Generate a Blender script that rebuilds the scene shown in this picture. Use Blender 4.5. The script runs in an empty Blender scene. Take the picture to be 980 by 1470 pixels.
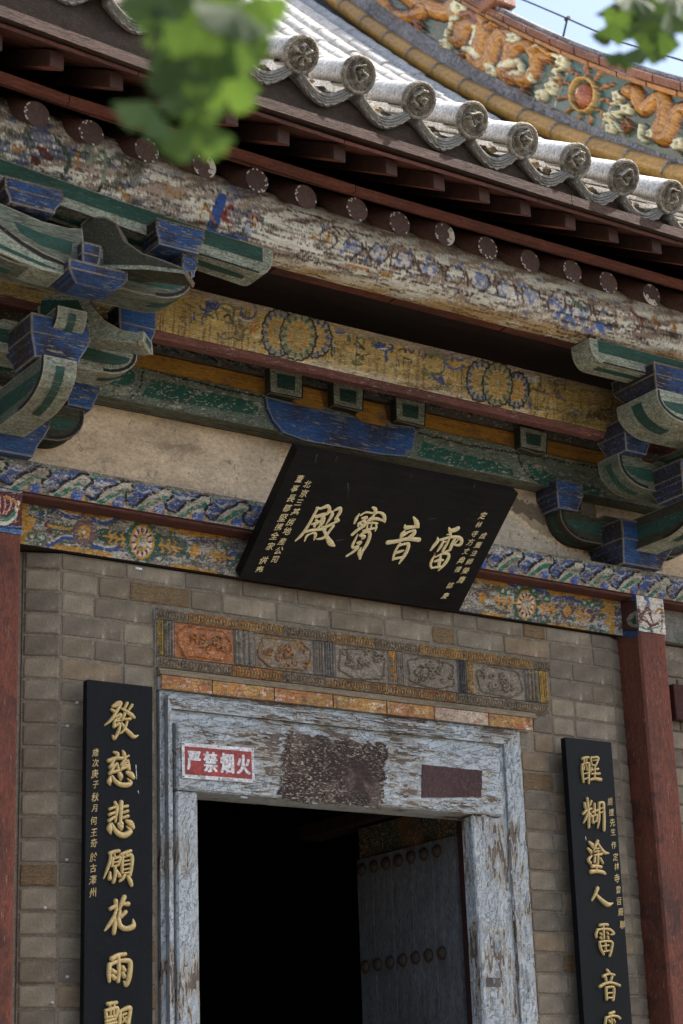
import bpy, bmesh, math, random
import numpy as np
from mathutils import Vector, Matrix, Euler
# ------------------------------------------------------------------ camera, world, sun, exposure
S = bpy.context.scene
F = 2800.0; YAW, PIT, ROL = 0.60398265, 0.32252119, -0.0374649
CAM = np.array([0.0, -7.0, 1.6])
_f = np.array([math.sin(YAW)*math.cos(PIT), math.cos(YAW)*math.cos(PIT), math.sin(PIT)])
_r = np.cross(_f, [0, 0, 1]); _r /= np.linalg.norm(_r); _u = np.cross(_r, _f)
_r, _u = math.cos(ROL)*_r+math.sin(ROL)*_u, -math.sin(ROL)*_r+math.cos(ROL)*_u
cd = bpy.data.cameras.new('camera'); cam = bpy.data.objects.new('camera', cd); S.collection.objects.link(cam)
M = Matrix.Identity(4)
for i in range(3):
    M[i][0] = _r[i]; M[i][1] = _u[i]; M[i][2] = -_f[i]; M[i][3] = CAM[i]
cam.matrix_world = M
cd.sensor_fit = 'HORIZONTAL'; cd.sensor_width = 24.0; cd.lens = F/980*24.0
cd.clip_start = 0.1; cd.clip_end = 3000
cd.dof.use_dof = True; cd.dof.focus_distance = 8.6; cd.dof.aperture_fstop = 3.4; cd.dof.aperture_blades = 9
S.camera = cam
SUN_DIR = Vector((0.75, -0.32, 1.15)).normalized()
sun_el = math.asin(SUN_DIR.z); sun_az = math.atan2(SUN_DIR.x, SUN_DIR.y)
w = bpy.data.worlds.new('World'); S.world = w; w.use_nodes = True
nt = w.node_tree; bg = nt.nodes['Background']; sk = nt.nodes.new('ShaderNodeTexSky')
sk.sky_type = 'NISHITA'; sk.sun_disc = False; sk.sun_elevation = sun_el; sk.sun_rotation = sun_az
sk.dust_density = 3.5; sk.air_density = 1.0; sk.ozone_density = 1.0
nt.links.new(sk.outputs[0], bg.inputs[0]); bg.inputs[1].default_value = 0.15
sl = bpy.data.lights.new('sun', 'SUN'); sl.energy = 5.0; sl.angle = math.radians(0.5); sl.color = (1, 0.95, 0.88)
so = bpy.data.objects.new('sun', sl); S.collection.objects.link(so)
so.rotation_euler = SUN_DIR.to_track_quat('Z', 'Y').to_euler()
S.view_settings.view_transform = 'Standard'; S.view_settings.look = 'None'; S.view_settings.gamma = 1.0
S.view_settings.exposure = 1.13
S.cycles.max_bounces = 8; S.cycles.diffuse_bounces = 5

# ------------------------------------------------------------------ helpers
random.seed(4)
def ray(a, b): return (a-490)*_r-(b-735)*_u+F*_f
def at(a, b, Y=None, X=None, c=None):
    "point of the place seen at photograph position (a,b) on the plane y=Y, x=X or x+y=c"
    d = ray(a, b)
    if Y is not None: t = (Y-CAM[1])/d[1]
    elif X is not None: t = (X-CAM[0])/d[0]
    else: t = (c-CAM[0]-CAM[1])/(d[0]+d[1])
    return CAM+d*t
def atp(a, b, P0, n):
    d = ray(a, b); n = np.asarray(n, float); return CAM+d*(((np.asarray(P0)-CAM)@n)/(d@n))
def proj(P):
    V = np.asarray(P, float)-CAM; q = V@_f
    return 490+F*(V@_r)/q, 735-F*(V@_u)/q
def lin(c):
    return tuple((v/255/12.92 if v/255 <= .04045 else ((v/255+.055)/1.055)**2.4) for v in c)
KG = .76
def A(r, g, b, k=1.9):      # albedo for a colour seen in the shade
    m = (r+g+b)/3; f = .88           # pigments slightly greyed by dust
    return tuple(min(.85, v*k*KG*q) for q, v in zip((1.035, .99, .94), lin((m+(r-m)*f, m+(g-m)*f, m+(b-m)*f))))
col = S.collection
def link(o, parent=None, label=None, cat=None, group=None, kind=None):
    if o.name not in col.objects: col.objects.link(o)
    if parent is not None: o.parent = parent
    if label: o['label'] = label
    if cat: o['category'] = cat
    if group: o['group'] = group
    if kind: o['kind'] = kind
    return o
def empty(name, loc=(0, 0, 0), **k):
    o = bpy.data.objects.new(name, None); o.location = loc; o.empty_display_size = .1
    return link(o, **k)
def mesh(name, V, Fc, mats, parent=None, mi=None, smooth=False, loc=None, rot=None, colr=None, **k):
    me = bpy.data.meshes.new(name)
    me.from_pydata([tuple(map(float, v)) for v in V], [], [tuple(map(int, f)) for f in Fc])
    if not isinstance(mats, (list, tuple)): mats = [mats]
    for m in mats: me.materials.append(m)
    if mi is not None: me.polygons.foreach_set('material_index', np.asarray(mi, np.int32))
    if smooth: me.polygons.foreach_set('use_smooth', np.ones(len(Fc), bool))
    if colr is not None:
        a = me.color_attributes.new('Col', 'FLOAT_COLOR', 'POINT')
        d = np.ones((len(V), 4), np.float32); d[:len(colr), :3] = colr; a.data.foreach_set('color', d.ravel())
    me.update()
    o = bpy.data.objects.new(name, me)
    if loc is not None: o.location = loc
    if rot is not None: o.rotation_euler = rot
    return link(o, parent, **k)
def fix_normals(o):
    bm = bmesh.new(); bm.from_mesh(o.data); bmesh.ops.recalc_face_normals(bm, faces=bm.faces); bm.to_mesh(o.data); bm.free(); return o
def copyo(o, loc=None, rot=None, parent=None):
    c = o.copy(); col.objects.link(c)
    if loc is not None: c.location = loc
    if rot is not None: c.rotation_euler = rot
    if parent is not None: c.parent = parent
    return c
class MB:
    def __init__(s): s.v = []; s.f = []; s.m = []
    def add(s, V, Fc, m=0):
        n = len(s.v); s.v += [tuple(v) for v in V]; s.f += [tuple(i+n for i in f) for f in Fc]; s.m += [m]*len(Fc)
    def box(s, x0, x1, y0, y1, z0, z1, m=0, b=0.0):
        if b <= 0:
            V = [(x, y, z) for x in (x0, x1) for y in (y0, y1) for z in (z0, z1)]
            s.add(V, [(0, 1, 3, 2), (4, 6, 7, 5), (0, 4, 5, 1), (2, 3, 7, 6), (0, 2, 6, 4), (1, 5, 7, 3)], m)
        else:   # box with every edge chamfered
            V = []; c = [(x0, x1), (y0, y1), (z0, z1)]
            idx = {}
            for i in (0, 1):
                for j in (0, 1):
                    for k in (0, 1):
                        p = [c[0][i], c[1][j], c[2][k]]; sg = [1-2*i, 1-2*j, 1-2*k]
                        for a in range(3):
                            q = list(p)
                            for o in range(3):
                                if o != a: q[o] += sg[o]*b
                            idx[(i, j, k, a)] = len(V); V.append(q)
            Fc = []
            for a in range(3):
                o1, o2 = [t for t in range(3) if t != a]
                for sd in (0, 1):
                    q = []
                    for (p1, p2) in ((0, 0), (1, 0), (1, 1), (0, 1)):
                        ix = [0, 0, 0]; ix[a] = sd; ix[o1] = p1; ix[o2] = p2; q.append(idx[tuple(ix)+(a,)])
                    Fc.append(q)
            for a in range(3):
                o1, o2 = [t for t in range(3) if t != a]
                for p1 in (0, 1):
                    for p2 in (0, 1):
                        i0 = [0, 0, 0]; i0[a] = 0; i0[o1] = p1; i0[o2] = p2; i1 = list(i0); i1[a] = 1
                        Fc.append([idx[tuple(i0)+(o1,)], idx[tuple(i1)+(o1,)], idx[tuple(i1)+(o2,)], idx[tuple(i0)+(o2,)]])
            for i in (0, 1):
                for j in (0, 1):
                    for k in (0, 1): Fc.append([idx[(i, j, k, 0)], idx[(i, j, k, 1)], idx[(i, j, k, 2)]])
            s.add(V, Fc, m)
    def prism(s, poly, ext, m=0, m2=None):
        "closed polygon (3-D points) swept by the vector ext"
        n = len(poly); e = np.asarray(ext, float)
        V = [np.asarray(p, float) for p in poly]+[np.asarray(p, float)+e for p in poly]
        s.add(V, [tuple(range(n))], m); s.add(V, [tuple(range(2*n-1, n-1, -1))], m)
        s.add(V, [(i, i+n, (i+1) % n+n, (i+1) % n) for i in range(n)], m if m2 is None else m2)
    def poly(s, pts, m=0): s.add(pts, [tuple(range(len(pts)))], m)
    def tube(s, pts, rad, n=10, m=0, caps=True):
        P = [np.asarray(p, float) for p in pts]; rad = rad if hasattr(rad, '__len__') else [rad]*len(P)
        V = []
        for i, p in enumerate(P):
            t = P[min(i+1, len(P)-1)]-P[max(i-1, 0)]; t /= np.linalg.norm(t)
            a = np.cross(t, [0, 0, 1] if abs(t[2]) < .9 else [1, 0, 0]); a /= np.linalg.norm(a); b = np.cross(t, a)
            for k in range(n):
                th = 2*math.pi*k/n; V.append(p+rad[i]*(math.cos(th)*a+math.sin(th)*b))
        Fc = [(i*n+k, i*n+(k+1) % n, (i+1)*n+(k+1) % n, (i+1)*n+k) for i in range(len(P)-1) for k in range(n)]
        if caps: Fc += [tuple(range(n)), tuple(range(len(P)*n-1, (len(P)-1)*n-1, -1))]
        s.add(V, Fc, m)
    def build(s, name, mats, parent=None, fix=True, **k):
        o = mesh(name, s.v, s.f, mats, parent, mi=s.m, **k)
        return fix_normals(o) if fix else o

# ------------------------------------------------------------------ materials
class NT:
    def __init__(s, name):
        s.m = bpy.data.materials.new(name); s.m.use_nodes = True; s.t = s.m.node_tree; s.b = s.t.nodes['Principled BSDF']
    def n(s, ty, **k):
        x = s.t.nodes.new(ty)
        for a, b in k.items():
            if a.startswith('_'): x.inputs[int(a[1:])].default_value = b
            else: setattr(x, a, b)
        return x
    def l(s, a, b): s.t.links.new(a, b)
    def coord(s, scale=(1, 1, 1), rot=(0, 0, 0), kind='Object'):
        tc = s.n('ShaderNodeTexCoord'); mp = s.n('ShaderNodeMapping'); mp.inputs['Scale'].default_value = scale; mp.inputs['Rotation'].default_value = rot
        s.l(tc.outputs[kind], mp.inputs[0]); return mp.outputs[0]
    def noise(s, vec, scale, detail=5, rough=.6, dist=0.0):
        x = s.n('ShaderNodeTexNoise'); x.inputs['Scale'].default_value = scale; x.inputs['Detail'].default_value = detail
        x.inputs['Roughness'].default_value = rough; x.inputs['Distortion'].default_value = dist; s.l(vec, x.inputs['Vector']); return x.outputs['Fac']
    def ramp(s, fac, pts, interp='LINEAR'):
        x = s.n('ShaderNodeValToRGB'); x.color_ramp.interpolation = interp; e = x.color_ramp.elements
        while len(e) < len(pts): e.new(.5)
        for i, (p, c) in enumerate(pts):
            e[i].position = p; e[i].color = (c, c, c, 1) if not hasattr(c, '__len__') else tuple(c)[:3]+(1,)
        s.l(fac, x.inputs[0]); return x.outputs[0]
    def mix(s, fac, a, b, bt='MIX'):
        x = s.n('ShaderNodeMix'); x.data_type = 'RGBA'; x.blend_type = bt
        if isinstance(fac, (int, float)): x.inputs[0].default_value = fac
        else: s.l(fac, x.inputs[0])
        for i, v in ((6, a), (7, b)):
            if hasattr(v, 'is_output') or hasattr(v, 'node'): s.l(v, x.inputs[i])
            else: x.inputs[i].default_value = tuple(v)[:3]+(1,)
        return x.outputs[2]
    def math(s, op, a, b=0.5, c=None):
        x = s.n('ShaderNodeMath', operation=op)
        for i, v in enumerate((a, b) if c is None else (a, b, c)):
            if isinstance(v, (int, float)): x.inputs[i].default_value = v
            else: s.l(v, x.inputs[i])
        return x.outputs[0]
    def bump(s, h, strength=.5, dist=.01, prev=None):
        x = s.n('ShaderNodeBump'); x.inputs['Strength'].default_value = strength; x.inputs['Distance'].default_value = dist
        s.l(h, x.inputs['Height'])
        if prev is not None: s.l(prev, x.inputs['Normal'])
        return x.outputs[0]
    def out(s, c, normal=None, rough=.8, spec=.3, metal=0.0):
        if hasattr(c, 'node'): s.l(c, s.b.inputs['Base Color'])
        else: s.b.inputs['Base Color'].default_value = tuple(c)[:3]+(1,)
        if normal is not None: s.l(normal, s.b.inputs['Normal'])
        if hasattr(rough, 'node'): s.l(rough, s.b.inputs['Roughness'])
        else: s.b.inputs['Roughness'].default_value = rough
        s.b.inputs['Specular IOR Level'].default_value = spec; s.b.inputs['Metallic'].default_value = metal
        return s.m
_mc = {}
def aged(name, base=None, flake=None, flake_at=.62, grain=(4, 4, 4), sc=6.0, var=.35, dirt=(.03, .025, .02), dirt_at=.55, dirt_amt=.5, rough=.8, bump=.5, attr=False, spec=.25, vary=0.0, second=None, second_at=.6, metal=0.0, grit=.7, edge=0.0):
    "old painted surface: base colour (or painted 'Col' attribute), tonal variation, grime, flakes showing what is below, grain relief"
    if name in _mc: return _mc[name]
    t = NT(name); v = t.coord(grain)
    vi = t.coord((1, 1, 1))
    if attr:
        a = t.n('ShaderNodeAttribute'); a.attribute_name = 'Col'; c = a.outputs['Color']
    else:
        r = t.n('ShaderNodeRGB'); r.outputs[0].default_value = tuple(base)+(1,); c = r.outputs[0]
    if second is not None:
        c = t.mix(t.ramp(t.noise(vi, sc*.7, 6, .65), [(second_at-.06, 0), (second_at+.06, 1)]), c, second)
    n1 = t.noise(v, sc, 8, .7)
    c = t.mix(1.0, c, t.ramp(n1, [(.25, 1-var), (.75, 1+var)]), 'MULTIPLY')
    if vary > 0:
        oi = t.n('ShaderNodeObjectInfo'); c = t.mix(1.0, c, t.ramp(oi.outputs['Random'], [(0, 1-vary), (1, 1+vary)]), 'MULTIPLY')
    if grit:
        g1 = t.noise(v, sc*6, 8, .78, .5); c = t.mix(1.0, c, t.ramp(g1, [(.38, 1-.65*grit), (.5, 1.0), (.63, 1+.6*grit)]), 'MULTIPLY')
        g2 = t.noise(t.coord((grain[0]*.6, grain[1]*1.6, grain[2]*1.6)), sc*2.2, 9, .8, .8)
        c = t.mix(t.ramp(g2, [(.53, 0), (.60, .7*grit)]), c, dirt)
        if grit >= .7:      # long hairline cracks along the grain
            g4 = t.noise(t.coord((grain[0]*.45, grain[1]*1.8, grain[2]*1.8)), sc*.8, 5, .62, .4)
            c = t.mix(t.ramp(g4, [(.488, 0), (.5, .75*grit), (.512, 0)]), c, dirt)
        g3 = t.noise(vi, sc*9+20, 7, .8); pale = flake if flake is not None else tuple(min(.8, q*1.8+.03) for q in (base or (.1, .1, .1)))
        c = t.mix(t.ramp(g3, [(.61, 0), (.65, .6*grit)]), c, pale)
    n2 = t.noise(vi, 2.3, 6, .6)
    c = t.mix(t.math('MULTIPLY', t.ramp(n2, [(dirt_at-.15, 0), (dirt_at+.2, 1)]), dirt_amt), c, dirt)
    if edge:          # paint rubbed off along the arrises
        bv = t.n('ShaderNodeBevel', samples=3); bv.inputs['Radius'].default_value = .011; ge = t.n('ShaderNodeNewGeometry')
        dp = t.n('ShaderNodeVectorMath', operation='DOT_PRODUCT'); t.l(bv.outputs[0], dp.inputs[0]); t.l(ge.outputs['Normal'], dp.inputs[1])
        em = t.math('ADD', t.math('SUBTRACT', 1.0, dp.outputs['Value']), t.math('MULTIPLY', t.math('SUBTRACT', t.noise(vi, 24, 7, .75), .5), .16))
        c = t.mix(t.math('MULTIPLY', t.ramp(em, [(.035, 0), (.075, 1)]), edge), c, A(158, 148, 128))
    nrm_h = n1
    if flake is not None:
        nf = t.noise(v, sc*2.7, 9, .72, .4); fm = t.ramp(nf, [(flake_at-.015, 0), (flake_at+.015, 1)])
        ng = t.noise(vi, 2.9, 3, .5); fm = t.math('MULTIPLY', fm, t.ramp(ng, [(.38, 0), (.52, 1)]))
        c = t.mix(fm, c, flake); nrm_h = t.math('SUBTRACT', n1, fm)
    fine = t.noise(v, sc*9, 4, .6)
    nb = t.bump(fine, bump*.5, .004); nb = t.bump(nrm_h, bump, .006, nb)
    _mc[name] = t.out(c, nb, rough, spec, metal); return _mc[name]

GX = (1.2, 6, 9)          # grain runs along x
GZ = (9, 6, 1.2)          # grain runs up
GY = (8, 1.2, 8)          # grain runs in depth
WOODG = A(95, 86, 76)
M_green = aged('pale_green_paint', A(88, 96, 82), flake=A(70, 60, 50), flake_at=.58, grain=GX, sc=4, grit=1.0, edge=.75)
M_greenL = aged('light_green_paint', A(128, 136, 118), flake=A(120, 98, 78), flake_at=.57, grain=(3, 3, 5), sc=5, grit=1.0, edge=.75)
M_dgreen = aged('dark_green_paint', A(32, 68, 57), flake=A(110, 116, 100), flake_at=.62, grain=GX, sc=5)
M_blue = aged('blue_paint', A(30, 68, 120), flake=A(128, 120, 108), flake_at=.575, grain=GX, sc=5, second=A(35, 38, 60), second_at=.54, bump=.7, grit=1.0, edge=.8)
M_olive = aged('olive_black_paint', A(52, 52, 38), flake=A(80, 76, 60), flake_at=.60, grain=GX, sc=5, grit=1.0, edge=.6)
M_blue_d = aged('dark_blue_paint', A(40, 46, 70), flake=A(112, 104, 92), flake_at=.60, grain=(4, 4, 4), sc=6, second=A(38, 32, 28), second_at=.5, bump=.7, grit=1.0, edge=.7)
M_edge = aged('worn_edge_paint', A(112, 104, 92), flake=A(28, 25, 24), flake_at=.52, grain=(6, 6, 6), sc=9, grit=1.0)
M_black = aged('black_outline', A(26, 22, 22), flake=A(120, 112, 98), flake_at=.62, grain=(5, 5, 5), sc=7, var=.3)
M_grey = aged('grey_brown_wood', A(78, 68, 58), grain=GX, sc=4)
M_darkwood = aged('dark_brown_boards', A(40, 27, 22), flake=A(70, 50, 40), flake_at=.66, grain=GX, sc=4)
M_redboard = aged('red_brown_board', A(92, 52, 40), flake=A(60, 40, 32), flake_at=.6, grain=GX, sc=4, vary=.15)
M_ochre = aged('ochre_paint', A(150, 105, 32), flake=A(90, 72, 50), flake_at=.6, grain=GX, sc=5, second=A(96, 70, 50), second_at=.6)
M_rafter = aged('rafter_red_brown', A(70, 44, 36, 1.7), flake=A(44, 32, 28), flake_at=.6, grain=GY, sc=4, vary=.2)
M_rafunder = aged('rafter_underside_lit_red', A(116, 64, 48, 2.2), flake=A(60, 42, 36), flake_at=.6, grain=GY, sc=4, vary=.2)  # lighter red stands in for light on the flying rafters' undersides
M_raftend = aged('rafter_end_wood', A(72, 52, 46), flake=A(130, 115, 105), flake_at=.66, grain=(6, 6, 6), sc=6, vary=.2)
M_redunder = aged('dull_red_paint', A(100, 60, 52), flake=A(150, 125, 115), flake_at=.6, grain=GX, sc=6)
M_col = aged('column_red', A(112, 58, 42, 1.6), flake=A(138, 106, 92), flake_at=.625, grain=(7, 7, .8), sc=7, var=.28, second=A(80, 44, 34, 1.6), second_at=.55, dirt_amt=.5, bump=.35, rough=.75)
M_yellow_p = aged('yellow_beam_paint', attr=True, flake=A(150, 138, 122), flake_at=.66, grain=GX, sc=5, var=.3, bump=.6, dirt=A(60, 50, 34), dirt_amt=.3)
M_paint = aged('beam_painting', attr=True, flake=A(150, 142, 128), flake_at=.64, grain=(3, 6, 7), sc=6, var=.3, bump=.6, dirt_amt=.3)
M_purlin = aged('weathered_purlin', attr=True, grit=.45, flake=A(104, 90, 80), flake_at=.64, grain=(1.1, 7, 7), sc=7, var=.35, bump=1.0, dirt_amt=.15)
M_tile = aged('grey_roof_tile', (.60, .58, .54), flake=(.40, .38, .34), flake_at=.6, grain=(3, 3, 3), sc=5, var=.3, dirt=(.12, .11, .09), dirt_at=.6, dirt_amt=.5, bump=.5, vary=.12)
M_tilecap = aged('cast_tile_end', attr=True, grain=(4, 4, 4), sc=7, var=.3, dirt=(.10, .09, .07), dirt_amt=.4, bump=.5, vary=.15)
M_tilec = aged('carved_grey_tile', (.34, .325, .29), flake=(.15, .14, .12), flake_at=.6, grain=(4, 4, 4), sc=7, var=.35, dirt=(.14, .12, .09), dirt_amt=.6, bump=.6, vary=.12)
M_glaze = aged('yellow_glaze', (.50, .27, .06), flake=(.32, .16, .04), flake_at=.62, grain=(3, 3, 3), sc=5, var=.25, rough=.3, spec=.5, bump=.3, dirt_amt=.2, vary=.12)
M_glaze_p = aged('glazed_relief', attr=True, grit=.3, grain=(3, 3, 3), sc=7, var=.2, rough=.2, spec=.8, bump=.25, dirt_amt=.2)
M_rbrick = aged('red_brown_glazed_tile', (.27, .11, .06), flake=(.55, .48, .42), flake_at=.6, grain=(4, 4, 4), sc=6, var=.35, rough=.5, vary=.2)
M_mortar_r = aged('pale_grey_mortar', (.36, .35, .36), flake=(.12, .12, .13), flake_at=.55, grain=(4, 4, 4), sc=5, var=.4, bump=1.0)
M_mud = aged('roof_clay', (.055, .038, .027), grain=(5, 5, 5), sc=6, bump=.8)
M_plaster = aged('lime_plaster', attr=True, grit=.35, grain=(3, 3, 4), sc=3, var=.16, bump=.9, dirt=A(92, 78, 60), dirt_amt=.35, rough=.95)
def brick_mat():
    t = NT('old_grey_brick'); vi = t.coord((1, 1, 1)); oi = t.n('ShaderNodeObjectInfo')
    c = t.ramp(oi.outputs['Random'], [(0, A(99, 89, 74)), (.18, A(110, 101, 86)), (.36, A(94, 86, 74)), (.55, A(115, 105, 88)), (.72, A(105, 97, 83)), (.86, A(96, 88, 75)), (.95, A(110, 95, 75)), (1, A(97, 89, 77))], 'CONSTANT')
    n1 = t.noise(vi, 9, 8, .7); c = t.mix(1, c, t.ramp(n1, [(.25, .55), (.75, 1.45)]), 'MULTIPLY')
    n0 = t.noise(vi, 120, 5, .8); c = t.mix(1, c, t.ramp(n0, [(.3, .72), (.7, 1.28)]), 'MULTIPLY')
    n2 = t.noise(vi, 45, 6, .7); c = t.mix(t.ramp(n2, [(.62, 0), (.7, .7)]), c, A(55, 48, 40))
    n3 = t.noise(vi, 14, 6, .75); c = t.mix(t.ramp(n3, [(.6, 0), (.75, .5)]), c, A(140, 130, 112))
    n4 = t.noise(vi, 1.7, 3, .5); c = t.mix(t.ramp(n4, [(.5, 0), (.75, .4)]), c, A(110, 84, 52)); n5 = t.noise(t.coord((1, 1, .6)), 2.6, 8, .7, .6); c = t.mix(t.ramp(n5, [(.52, 0), (.66, .55)]), c, A(62, 56, 48)); n6 = t.noise(t.coord((1.5, 1, .5)), 5.5, 9, .8, .8); c = t.mix(t.ramp(n6, [(.62, 0), (.68, .5)]), c, A(166, 158, 142))
    b = t.bump(n2, .5, .004); b = t.bump(n1, .7, .008, b)
    return t.out(c, b, .92, .2)
M_brick = brick_mat()
M_ochrebrick = aged('ochre_stained_brick', A(104, 84, 56), flake=A(96, 84, 68), flake_at=.55, grain=(3, 3, 3), sc=7)
M_mortar = aged('wall_mortar', A(112, 103, 88), flake=A(150, 142, 126), flake_at=.66, grain=(5, 5, 5), sc=8, bump=.8)
M_carved = aged('carved_brick', attr=True, grain=(3, 3, 3), sc=8, var=.3, flake=A(82, 76, 66), flake_at=.62, bump=.5, dirt_amt=.3)
def door_mat(name, vert=True, peel=0.0, gaps=.36):
    t = NT(name); g = (9, 7, 1.7) if vert else (1.5, 7, 9)
    v = t.coord(g); vi = t.coord((1, 1, 1))
    blue = t.mix(t.noise(v, 3, 5), A(134, 144, 150, 1.95), A(162, 169, 172, 2.1))
    n1 = t.noise(v, 4.6, 10, .70, .9); cov = t.noise(vi, 3.1, 5, .6)
    lvl = t.math('ADD', n1, t.math('MULTIPLY', cov, .62))                       # where paint still sits
    # hairline crackle
    vo = t.n('ShaderNodeTexVoronoi', feature='DISTANCE_TO_EDGE'); vo.inputs['Scale'].default_value = 5.5
    mp = t.coord((9, 7, 3.6) if vert else (2.6, 7, 9)); wn = t.noise(vi, 30, 3)
    wv = t.n('ShaderNodeVectorMath', operation='ADD'); t.l(mp, wv.inputs[0]); wc = t.n('ShaderNodeCombineXYZ'); t.l(wn, wc.inputs[0]); t.l(wn, wc.inputs[2]); t.l(wc.outputs[0], wv.inputs[1])
    t.l(wv.outputs[0], vo.inputs['Vector'])
    cr = t.ramp(vo.outputs['Distance'], [(.012, 1), (.05, 0)])
    crm = t.math('MULTIPLY', cr, t.ramp(cov, [(.36, .35), (.52, 1)]))
    e = .775+peel
    prim = t.ramp(lvl, [(e-.012, 1), (e+.012, 0)]); wood = t.ramp(lvl, [(e-.055, 1), (e-.03, 0)])
    c = t.mix(t.math('MULTIPLY', t.noise(vi, 11, 4), .35), blue, A(92, 100, 106))
    c = t.mix(prim, c, A(178, 172, 158, 2.0))
    wc_ = t.mix(t.noise(v, 6, 6), A(58, 48, 42), A(104, 92, 80)); c = t.mix(wood, c, wc_)
    c = t.mix(t.math('MULTIPLY', crm, .6), c, A(50, 44, 40))
    c = t.mix(t.ramp(t.noise(vi, 1.9, 5), [(.52, 0), (.78, .45)]), c, A(104, 96, 84))
    st = t.n('ShaderNodeTexNoise'); h = t.math('SUBTRACT', t.math('SUBTRACT', 1.0, prim), t.math('ADD', t.math('MULTIPLY', wood, .6), crm))
    b = t.bump(t.noise(v, 22, 4), .35, .003); b = t.bump(h, .9, .004, b)
    return t.out(c, b, .72, .3)
M_doorV = door_mat('peeling_blue_paint_upright', True, -.015); M_doorH = door_mat('peeling_blue_paint_level', False, .0)
M_doorVp = door_mat('badly_peeling_paint_upright', True, .0)
M_doorHp = door_mat('badly_peeling_paint_level', False, .05)
M_strip = aged('bare_peeled_brown_wood', A(108, 92, 82), flake=A(160, 146, 128), flake_at=.53, grain=(2.0, 4, 5), sc=11, second=A(56, 40, 40), second_at=.49, bump=1.6, grit=1.1)
M_maroon = aged('dark_maroon_paint', A(62, 42, 42), flake=A(140, 140, 145), flake_at=.70, grain=(5, 5, 2), sc=5, bump=.4)
M_lacq = aged('black_lacquer', (.0045, .0042, .004), flake=(.012, .011, .01), flake_at=.6, grain=(1, 4, 4), sc=4, var=.5, rough=.5, spec=.12, bump=.12, dirt=(.014, .012, .01), dirt_amt=.6)
M_lacqb = aged('blue_black_lacquer', (.0028, .004, .0052), grain=(4, 4, 1), sc=4, var=.4, rough=.5, spec=.12, bump=.1, dirt=(.007, .008, .009), dirt_amt=.5)
M_cream = aged('cream_painted_carving', A(222, 208, 160, 1.5), grain=(5, 5, 5), sc=8, var=.12, bump=.2, dirt=A(150, 130, 90), dirt_amt=.35, rough=.6)
M_gold = aged('gold_leaf', (.58, .42, .17), grain=(6, 6, 6), sc=8, var=.25, rough=.42, spec=.5, bump=.3, dirt=(.24, .16, .05), dirt_amt=.5, metal=.2)
M_signw = aged('white_enamel', A(205, 205, 208, 1.4), grain=(3, 3, 3), sc=4, var=.08, bump=.05, rough=.4)
M_signr = aged('faded_red_enamel', A(150, 48, 42, 1.5), grain=(3, 3, 3), sc=3, var=.25, second=A(190, 140, 135, 1.5), second_at=.66, bump=.05, rough=.4)
M_iron = aged('dark_iron', (.03, .026, .022), grain=(5, 5, 5), sc=5, rough=.6)
M_leafdoor = aged('old_blue_grey_door', A(72, 75, 80, 2.5), flake=A(50, 44, 40, 2), flake_at=.62, grain=GZ, sc=4)
M_stud = aged('brown_door_stud', A(58, 46, 36, 1.6), grain=(5, 5, 5), sc=6, rough=.6)
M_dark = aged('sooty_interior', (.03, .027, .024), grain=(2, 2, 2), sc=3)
M_pave = aged('courtyard_paving', (.13, .118, .10), flake=(.10, .09, .078), flake_at=.55, grain=(1, 1, 1), sc=1.2, var=.25, bump=.3)
M_stone = aged('grey_terrace_stone', (.16, .15, .135), flake=(.11, .10, .09), flake_at=.6, grain=(2, 2, 2), sc=3)
M_bark = aged('ginkgo_bark', (.12, .09, .06), grain=(6, 6, 6), sc=8, bump=.8)
def leaf_mat(name, c, tr):
    t = NT(name); oi = t.n('ShaderNodeObjectInfo'); vi = t.coord((1, 1, 1), kind='Object')
    cc = t.mix(1, c, t.ramp(oi.outputs['Random'], [(0, .75), (1, 1.3)]), 'MULTIPLY')
    n = t.noise(vi, 30, 4); cc = t.mix(1, cc, t.ramp(n, [(.3, .8), (.7, 1.2)]), 'MULTIPLY')
    t.out(cc, t.bump(n, .3, .002), .5, .3)
    tb = t.n('ShaderNodeBsdfTranslucent'); t.l(t.mix(1, cc, tr, 'MULTIPLY'), tb.inputs[0])
    ms = t.n('ShaderNodeMixShader'); ms.inputs[0].default_value = .42
    o = t.t.nodes['Material Output']; t.l(t.b.outputs[0], ms.inputs[1]); t.l(tb.outputs[0], ms.inputs[2]); t.l(ms.outputs[0], o.inputs[0])
    return t.m
M_leaf = leaf_mat('ginkgo_leaf', (.052, .088, .026), (1.9, 1.9, .9))

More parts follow.
